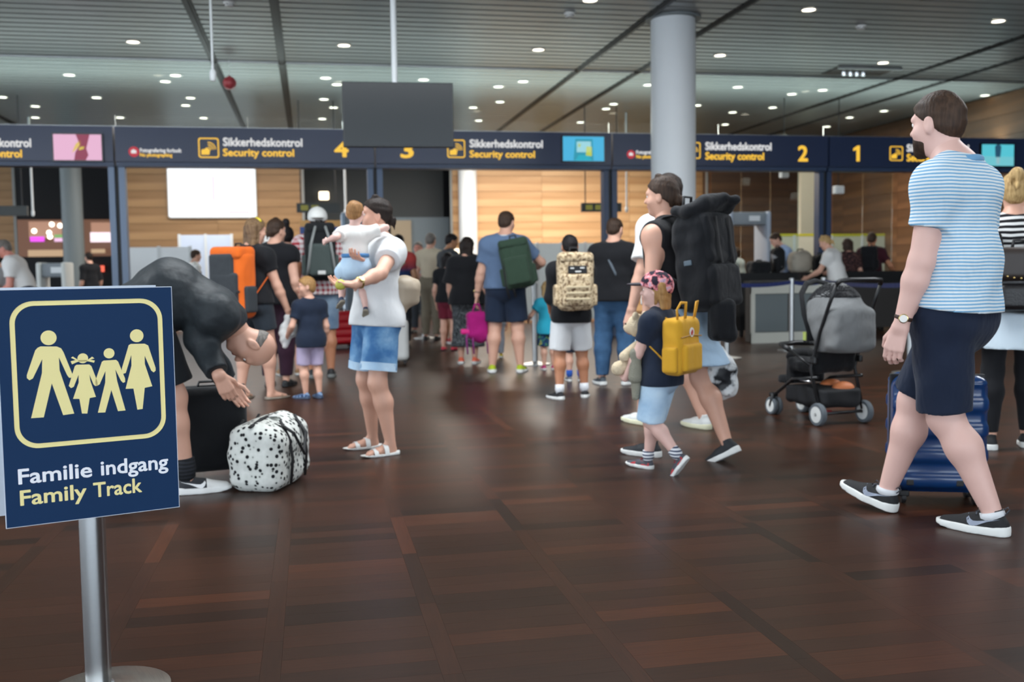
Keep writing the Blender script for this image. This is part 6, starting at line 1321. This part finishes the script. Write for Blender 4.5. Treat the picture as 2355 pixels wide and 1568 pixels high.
# ---------------------------------------------------------------- security hall
def officer(label, px, Y, H, hd, **kw):
    p = onY(px, 640, Y); return person(label, px, 700, H, hd, root=Vector((p.x, Y, 0)), vox=.014, **kw)
officer('man in pale blue shirt bending over the trays at the conveyor', 1815, CONVY+.75, 1.82, 110, hair=('short', 'brown'), head=(5, 28), lean=10, bend=8, hands=((-.1, .26, .60), (.1, .26, .60)), shirt=dict(mat=cloth('pale_blue_shirt', '#9db4d8'), sleeve=1.9, hem=.03, loose=.014), bottom=dict(mat=cloth('navy_trousers', '#1e2634'), type='trousers', len=1.9), shoes=('flat', M_BLK, M_BLK))
officer('blonde woman in white tee and jeans reaching to the conveyor', 1926, CONVY-.78, 1.70, 70, hair=('lowbun', 'blond'), head=(5, 22), lean=8, bend=8, hands=((-.08, .26, .56), (.12, .24, .58)), shirt=dict(mat=WHITEC, sleeve=.6, hem=.0, loose=.014), bottom=dict(mat=JEANS, type='trousers', len=1.9), shoes=('flat', WHITE_S, WHITE_S))
officer('woman with brown hair in dark patterned blouse at the conveyor', 1950, CONVY+.7, 1.66, 20, hair=('bob', 'brown'), head=(0, 10), shirt=dict(mat=patches('blouse_print', [(.4, '#2a1c20'), (.55, '#6a4a44')], 40), sleeve=.7, hem=.0), bottom=dict(mat=BLACKC, type='trousers', len=1.9), shoes=('flat', M_BLK, M_BLK))
P26 = officer('man in maroon tee with black backpack beyond the conveyor', 2003, CONVY+.8, 1.76, -10, hair=('short', 'brown'), skin='tan', hands=(None, (.22, .08, .56)), shirt=dict(mat=cloth('maroon_cloth', '#3c1420'), sleeve=.66, hem=-.01, loose=.016), bottom=dict(mat=JEANS, type='trousers', len=1.9), shoes=('flat', M_BLK, M_BLK), build=1.08)
pack(P26, 'black_backpack', 'black backpack on the man in maroon tee', .28, .16, .42, BLACKC, BLACKC, .45, .02, vox=.014)
officer('far woman in white shirt beside the metal detector arch', 1695, 20.4, 1.60, 60, hair=('bob', 'brown'), shirt=dict(mat=WHITEC, sleeve=1.8, hem=.0), bottom=dict(mat=BLACKC, type='trousers', len=1.9), shoes=('flat', M_BLK, M_BLK))
officer('officer in white shirt leaning forward at the far left', 62, 14.6, 1.72, 75, hair=('short', 'grey'), skin='rosy', head=(0, 20), lean=16, bend=8, hands=((-.1, .2, .5), (.1, .22, .5)), shirt=dict(mat=WHITEC, sleeve=.62, hem=.03, loose=.02), bottom=dict(mat=cloth('navy_trousers', '#1e2634'), type='trousers', len=1.9), shoes=('flat', M_BLK, M_BLK), build=1.1)
officer('officer in pale shirt cut off by the left picture edge', 6, 15.2, 1.50, 60, hair=('short', 'dark'), shirt=dict(mat=cloth('pale_shirt', '#b8bcc0'), sleeve=.6, hem=.03), bottom=dict(mat=BLACKC, type='trousers', len=1.9), shoes=('flat', M_BLK, M_BLK))
PT = officer('young officer in white shirt and dark tie facing right', 447, 19.0, 1.62, -75, hair=('short', 'brown'), head=(0, 5), shirt=dict(mat=WHITEC, sleeve=1.85, hem=.03), bottom=dict(mat=BLACKC, type='trousers', len=1.9), shoes=('flat', M_BLK, M_BLK))
MB().tube([PT.N+PT.f*.06, PT.N+PT.f*.125-PT.u*.12, PT.W+PT.f*.12], [.015, .03, .025], 6, flat=(1, .3)).obj('tie', M_BLK, PT.root)
officer('dark clothed person standing before the lit shop', 208, 24.0, 1.70, 30, hair=('short', 'dark'), shirt=dict(mat=BLACKC, sleeve=1.0, hem=.0), bottom=dict(mat=BLACKC, type='trousers', len=1.9), shoes=('flat', M_BLK, M_BLK))
# small children glimpsed between the grown-ups
person('small child in grey leggings and yellow shoes beyond the blue tee man', 1140, 838, .98, 0, root=gnd(1143, 822), hair=('bob', 'brown'), shirt=dict(mat=cloth('grey_cloth', '#8a8c92'), sleeve=.6, hem=-.05), bottom=dict(mat=cloth('grey_leggings', '#9a9ca4'), type='trousers', len=1.9), shoes=('sneaker', mat('shoe_yellow', '#c0a828', .6), WHITE_S), vox=.013)
person('small child with blue socks beyond the boy with camouflage backpack', 1318, 868, 1.05, 10, root=gnd(1322, 876), hair=('short', 'brown'), shirt=dict(mat=BLACKC, sleeve=.6, hem=-.05), bottom=dict(mat=NAVYC, len=.9), shoes=('sneaker', mat('shoe_grey', '#6a6c70', .6), WHITE_S), socks=(cloth('sock_blue', '#2a54a8'), .3), vox=.013)
# bags on the conveyor
def lump(label, px, py, sx, sy, sz, m, name='travel_bag', seed=1):
    Y = CONVY; p = onY(px, py, Y); r = thing(name, label, 'bag', M=Matrix.Translation((p.x, Y, 1.03))); solid('body', [rbox((0, 0, sz/2), (sx/2, sy/2, sz/2), min(sx, sy, sz)*.35), ell((sx*.15, 0, sz*.7), (sx*.3, sy*.35, sz*.35), .04)], .012, m, r, chain(wrinkle(.012, 20, seed), lambda X, Y, Z, D: np.maximum(D, -Z))); MB().tube([(-sx*.2, 0, sz*.9), (-sx*.1, 0, sz*1.1), (sx*.12, 0, sz*1.1), (sx*.2, 0, sz*.9)], .012, 8).obj('handle', STRAPM, r, smooth=True)
lump('black holdall lying on the conveyor beside the metal detector', 1745, 620, .36, .35, .2, cloth('case_black', '#15171a'), seed=2)
lump('black and white bag standing on the conveyor before the blue shirt', 1788, 610, .2, .25, .42, patches('bag_bw', [(.4, '#17181a'), (.6, '#8a8c90')], 7), seed=3)
lump('beige grey backpack lying on the conveyor before the blue shirt', 1840, 612, .38, .32, .36, cloth('bag_beige', '#a09a8e'), seed=5)
lump('black shoulder bag beside the blonde woman on the conveyor', 1884, 620, .2, .3, .3, cloth('case_black', '#15171a'), seed=6)
# ================================================================ family track sign in the foreground
def family_sign():
    W_, H_ = .42, .594; zl, zr = 2.49, 2.70
    BL, BR, TL, TR = at(10, 1222, zl), at(408, 1168, zr), at(-3, 667, zl), at(394, 657, zr)
    bl = Vector((BL.x, BL.y, 0)); br = Vector((BR.x, BR.y, 0)); ex = (br-bl).normalized(); c = (BL+BR+TL+TR)/4; z0 = c.z-H_/2
    n = Vector((-ex.y, ex.x, 0)); yaw = math.atan2(ex.y, ex.x); pole = gnd(228, 1588); base = gnd(246, 1590)
    # pole stands behind the panel
    dpt = (Vector((pole.x, pole.y, 0))-Vector((c.x, c.y, 0))).dot(n); 
    r = thing('family_sign', 'navy family track sign with yellow pictograms on a steel pole', 'sign', (pole.x, pole.y, 0), yaw)
    ST = metal('brushed_steel', '#c4c9cc', .26, (1, 1, .05)); BS = metal('base_steel', '#9d9890', .32, (30, 2, 2))
    Mi = r.matrix_world.inverted(); L = lambda p: Mi @ Vector(p); b = L((base.x, base.y, 0)); pc = L(c); pc.y = min(pc.y, -.045)
    R_ = .165
    MB().lathe([(R_, 0), (R_, .006), (R_-.01, .010), (R_*.6, .014), (.045, .017), (.04, .02)], 48, (b.x, b.y, 0)).obj('base_plate', BS, r, ang=40)
    MB().lathe([(.0335, .01), (.0335, z0+H_*.9)], 40).obj('pole', ST, r, ang=40); MB().lathe([(.04, .012), (.04, .022), (.034, .024)], 40).obj('pole_collar', ST, r, ang=40)
    for z in (z0+.14, z0+.46): MB().box((0, pc.y*.5, z), (.09, abs(pc.y), .03), r=.004).obj('clamp', ST, r)
    f = MB().box((pc.x, pc.y, z0+H_/2), (W_, .005, H_)).obj('panel', mat('panel_edge_white', '#c9d2de', .5, var=0), r)
    NV = mat('sign_navy', '#1b3558', .5, var=.05, vs=3, spec=.08); YE = mat('sign_pale_yellow', '#f3e6a4', .6, var=.02, spec=.1); WT = mat('sign_print_white', '#f0f2f8', .55, var=0)
    yf = pc.y-.0025; MB().box((pc.x, yf-.0006, z0+H_/2), (W_-.004, .0012, H_-.004)).obj('navy_face', NV, f)
    # back panel of the double sided sign
    MB().box((pc.x-.012, .045, z0+H_/2+.003), (W_, .005, H_)).obj('rear_panel', mat('panel_edge_white', '#c9d2de', .5, var=0), r); MB().box((pc.x-.012, .048, z0+H_/2+.003), (W_-.004, .0012, H_-.004)).obj('rear_face', NV, r)
    X0 = pc.x-W_/2; T = Matrix.Translation((X0, yf-.0013, z0)); d = .0008
    def uv(px, py):  # photo pixel -> panel coordinates (bilinear on the four corners)
        u, v = .5, .5
        c00, c10, c01, c11 = np.array((10, 1222.)), np.array((408, 1168.)), np.array((-3, 667.)), np.array((394, 657.)); t = np.array((px, py), float)
        for _ in range(25):
            wq = (u*zl)/(u*zl+(1-u)*zr) if False else u
            q = c00*(1-u)*(1-v)+c10*u*(1-v)+c01*(1-u)*v+c11*u*v; e = t-q; du = (c10-c00)*(1-v)+(c11-c01)*v; dv = (c01-c00)*(1-u)+(c11-c10)*u; J = np.array((du, dv)).T; s = np.linalg.solve(J, e); u += s[0]; v += s[1]
        # perspective along the width
        U = u*zr/(u*zr+(1-u)*zl) if False else u*zl/(u*zl+(1-u)*zr); U = u/(u+(1-u)*zr/zl) if False else U
        U = (u/zr)/((u/zr)+(1-u)/zl) if False else (u*zr)/(u*zr+(1-u)*zl)
        return (U*W_, v*H_)
    o = MB(); a0 = uv(24, 715); a1 = uv(362, 690); b0 = uv(47, 1033); b1 = uv(372, 990); x0 = (uv(27, 850)[0]); x1 = uv(367, 850)[0]; zz1 = (uv(100, 692)[1]+uv(300, 686)[1])/2; zz0 = (uv(120, 1030)[1]+uv(300, 1009)[1])/2
    x1 = uv(371, 850)[0]; w = .0115; ring(o, rounded(x0, x1, zz0, zz1, .055, 10), rounded(x0+w, x1-w, zz0+w, zz1-w, .045, 10), -d, T); o.obj('yellow_border', YE, f)
    def shape(name, pts): MB().prism([uv(x, y) for x, y in pts], -d, T).obj(name, YE, f)
    def disc(name, x, y, r_):
        cu, cv = uv(x, y); MB().prism([(cu+r_*math.cos(2*math.pi*k/28), cv+r_*math.sin(2*math.pi*k/28)) for k in range(28)], -d, T).obj(name, YE, f)
    px = lambda q: q*W_/398
    disc('father_head', 103, 777, px(17.5))
    shape('father_body', [(80, 800), (86, 797), (120, 797), (129, 801), (134, 810), (153, 862), (152, 869), (145, 869), (141, 863), (124, 822), (125, 852), (155, 952), (131, 956), (108, 882), (90, 961), (64, 963), (88, 858), (89, 826), (69, 871), (62, 875), (57, 870), (57, 863), (75, 806)])
    disc('girl_head', 176, 824, px(12))
    shape('girl_bow', [(149, 831), (160, 828), (150, 823), (154, 820), (166, 828), (186, 828), (197, 820), (202, 824), (192, 827), (203, 829), (201, 834), (188, 831), (165, 832), (152, 838)])
    shape('girl_body', [(158, 842), (162, 839), (190, 838), (195, 842), (209, 880), (208, 887), (203, 888), (199, 884), (190, 861), (192, 876), (204, 913), (190, 916), (184, 952), (172, 952), (167, 918), (153, 918), (166, 880), (166, 862), (155, 890), (149, 893), (144, 888), (146, 882)])
    disc('boy_head', 236, 812, px(12.5))
    shape('boy_body', [(219, 832), (223, 829), (252, 827), (257, 831), (273, 870), (273, 878), (268, 880), (263, 875), (250, 849), (254, 876), (273, 944), (255, 946), (240, 897), (225, 949), (208, 950), (226, 880), (227, 853), (213, 884), (206, 888), (202, 882), (204, 874)])
    disc('mother_head', 303, 771, px(16))
    shape('mother_body', [(283, 793), (288, 790), (322, 789), (331, 793), (349, 844), (349, 851), (344, 855), (338, 851), (322, 817), (322, 836), (340, 887), (321, 891), (315, 940), (302, 942), (293, 893), (274, 894), (289, 840), (289, 815), (275, 857), (269, 859), (265, 854), (266, 846)])
    def word(txt, p0, p1, capx, m, nm='lettering'):
        a = uv(*p0); b_ = uv(*p1); link(nm, fit_text(txt, b_[0]-a[0], capx, m, .020, d), f, Matrix.Translation((X0+a[0], yf-.0016, z0+a[1])))
    word('Familie', (36, 1117), (193, 1100), .0385, WT); word('indgang', (213, 1096), (379, 1079), .0385, WT); word('Family', (39, 1167), (180, 1152), .0385, YE); word('Track', (195, 1148), (311, 1134), .0385, YE)
family_sign()
# ================================================================ pushchair
def pushchair():
    a, b, f = gnd(1890, 979), gnd(1979, 972), gnd(1774, 950); mid = (a+b)/2; ax = (b-a); ax.z = 0
    rz = math.atan2(ax.y, ax.x)-.0; r = thing('pushchair', 'black pushchair with grey hood standing empty', 'pushchair', (mid.x, mid.y, 0), rz)
    FR = mat('frame_black', '#1a1b1d', .4, var=.03); BKC = cloth('seat_black', '#17181b', .1, .5); GY_ = cloth('hood_grey', '#77797a', .08, .5); TY = mat('tyre_grey', '#5b6268', .8); HB = mat('hub_white', '#d4d6d4', .5, var=0)
    w = .2
    def wheel(x, y, rr, wd):
        Mx = Matrix.Translation((x, y, rr)) @ Matrix.Rotation(math.radians(90), 4, 'Y'); o = MB().lathe([(rr*.72, -wd/2), (rr*.93, -wd/2), (rr, -wd*.2), (rr, wd*.2), (rr*.93, wd/2), (rr*.72, wd/2)], 28).obj('wheel', TY, r, ang=40, M=Mx)
        MB().lathe([(.01, -wd*.6), (rr*.70, -wd*.54), (rr*.70, wd*.54), (.01, wd*.6)], 24).obj('hub', HB, o, ang=30); MB().lathe([(.012, -wd*.6), (.012, wd*.6)], 10).obj('axle_cap', FR, o)
    for s in (-1, 1): wheel(s*w, 0, .082, .04); wheel(s*.14-.01, .63, .068, .03); wheel(s*.14+.035, .63, .068, .03)
    T = lambda pts, rr, nm='frame_tube', m=FR: MB().tube(pts, rr, 10).obj(nm, m, r, smooth=True)
    T([(-w, 0, .085), (w, 0, .085)], .012, 'rear_axle')
    for s in (-1, 1):
        T([(s*w*.92, .0, .10), (s*.19, .10, .40), (s*.19, .0, .66), (s*.19, -.10, .86), (s*.185, -.17, 1.0)], .013)
        T([(s*.19, .02, .34), (s*.17, .34, .30), (s*.15, .60, .15)], .013); T([(s*.145+.012*s, .60, .16), (s*.145+.012*s, .63, .07)], .016, 'fork')
        T([(s*.19, .10, .42), (s*.19, .36, .52)], .011, 'arm_rest')
        MB().box((s*.195, .06, .46), (.03, .06, .05), r=.01).obj('hinge', FR, r)
    hp_ = [(-.185, -.17, 1.0), (-.17, -.19, 1.025), (-.1, -.205, 1.03), (.1, -.205, 1.03), (.17, -.19, 1.025), (.185, -.17, 1.0)]
    T(hp_, .017, 'handlebar')
    T([(-.19, .36, .52), (-.16, .50, .545), (0, .54, .55), (.16, .50, .545), (.19, .36, .52)], .02, 'bumper_bar')
    solid('seat', [rbox((0, .24, .40), (.165, .17, .035), .03, .03), rbox((0, .035, .60), (.16, .035, .22), .03, .05, R=Matrix.Rotation(math.radians(18), 3, 'X')), rbox((0, .42, .36), (.15, .05, .10), .03, .05)], .010, BKC, r, wrinkle(.008, 24, 3))
    solid('foot_rest', [rbox((0, .52, .28), (.14, .06, .03), .02, .02), ell((0, .46, .46), (.14, .06, .06), .03)], .010, BKC, r, wrinkle(.006, 30, 2))
    solid('basket', [rbox((0, .22, .20), (.17, .24, .085), .05, .02)], .011, mat('mesh_black', '#1a1b1e', .8, var=.1), r, chain(wrinkle(.012, 20, 6), lambda X, Y, Z, D: np.maximum(D, Z-(.27-.1*np.abs(Y-.2)))))
    for (y, z) in ((.06, .27), (.2, .275)): solid('orange_item', [ell((.06, y, z-.02), (.09, .06, .05), .01)], .012, mat('item_orange', '#d07a4a', .6), r)
    # hood: half dome hollow towards the front
    def hollow(X, Y, Z, D):
        inner = np.sqrt((X/.175)**2+((Y-.10)/.24)**2+((Z-.72)/.28)**2)-1; return np.maximum(np.maximum(D, -inner*.2), np.maximum(Y-.16-.5*(Z-.72), .52-Z))
    solid('hood', [ell((0, .08, .70), (.2, .27, .31), .02), rbox((0, -.10, .68), (.185, .06, .15), .05, .06)], .010, GY_, r, chain(wrinkle(.006, 26, 9), hollow))
    rim = [(-.205, .07, .60), (-.205, .16, .78), (-.17, .24, .93), (-.09, .29, 1.0), (0, .305, 1.02), (.09, .29, 1.0), (.17, .24, .93), (.205, .16, .78), (.205, .07, .60)]
    MB().tube(rim, .022, 8, flat=(1, .5)).obj('hood_rim', BKC, r, smooth=True); 
    solid('hood_top', [ell((0, .08, .70), (.206, .276, .316), .02)], .010, BKC, r, chain(lambda X, Y, Z, D: np.maximum(np.maximum(D, -(np.sqrt((X/.198)**2+((Y-.08)/.268)**2+((Z-.70)/.308)**2)-1)*.2), np.maximum(.905-Z-.25*np.maximum(Y-.08, 0), Y-.26))))
    MB().box((-.20, .14, .62), (.02, .05, .08), r=.008).obj('cup_clip', FR, r); MB().box((-.213, .14, .63), (.006, .035, .06)).obj('coloured_tag', patches('tag_colours', [(.4, '#b8c870'), (.6, '#d8d8d0')], 20), r)
    MB().tube([(-.19, .1, .305), (-.19, .22, .305)], .008, 8).obj('silver_bar', ZIP, r, smooth=True); MB().box((-.1, .02, .09), (.05, .04, .03), r=.008).obj('red_brake', mat('brake_red', '#8c2430', .5), r)
    for s in (-1, 1): MB().box((s*.14, .62, .155), (.06, .05, .035), r=.012).obj('wheel_cap', FR, r, ang=40)
pushchair()
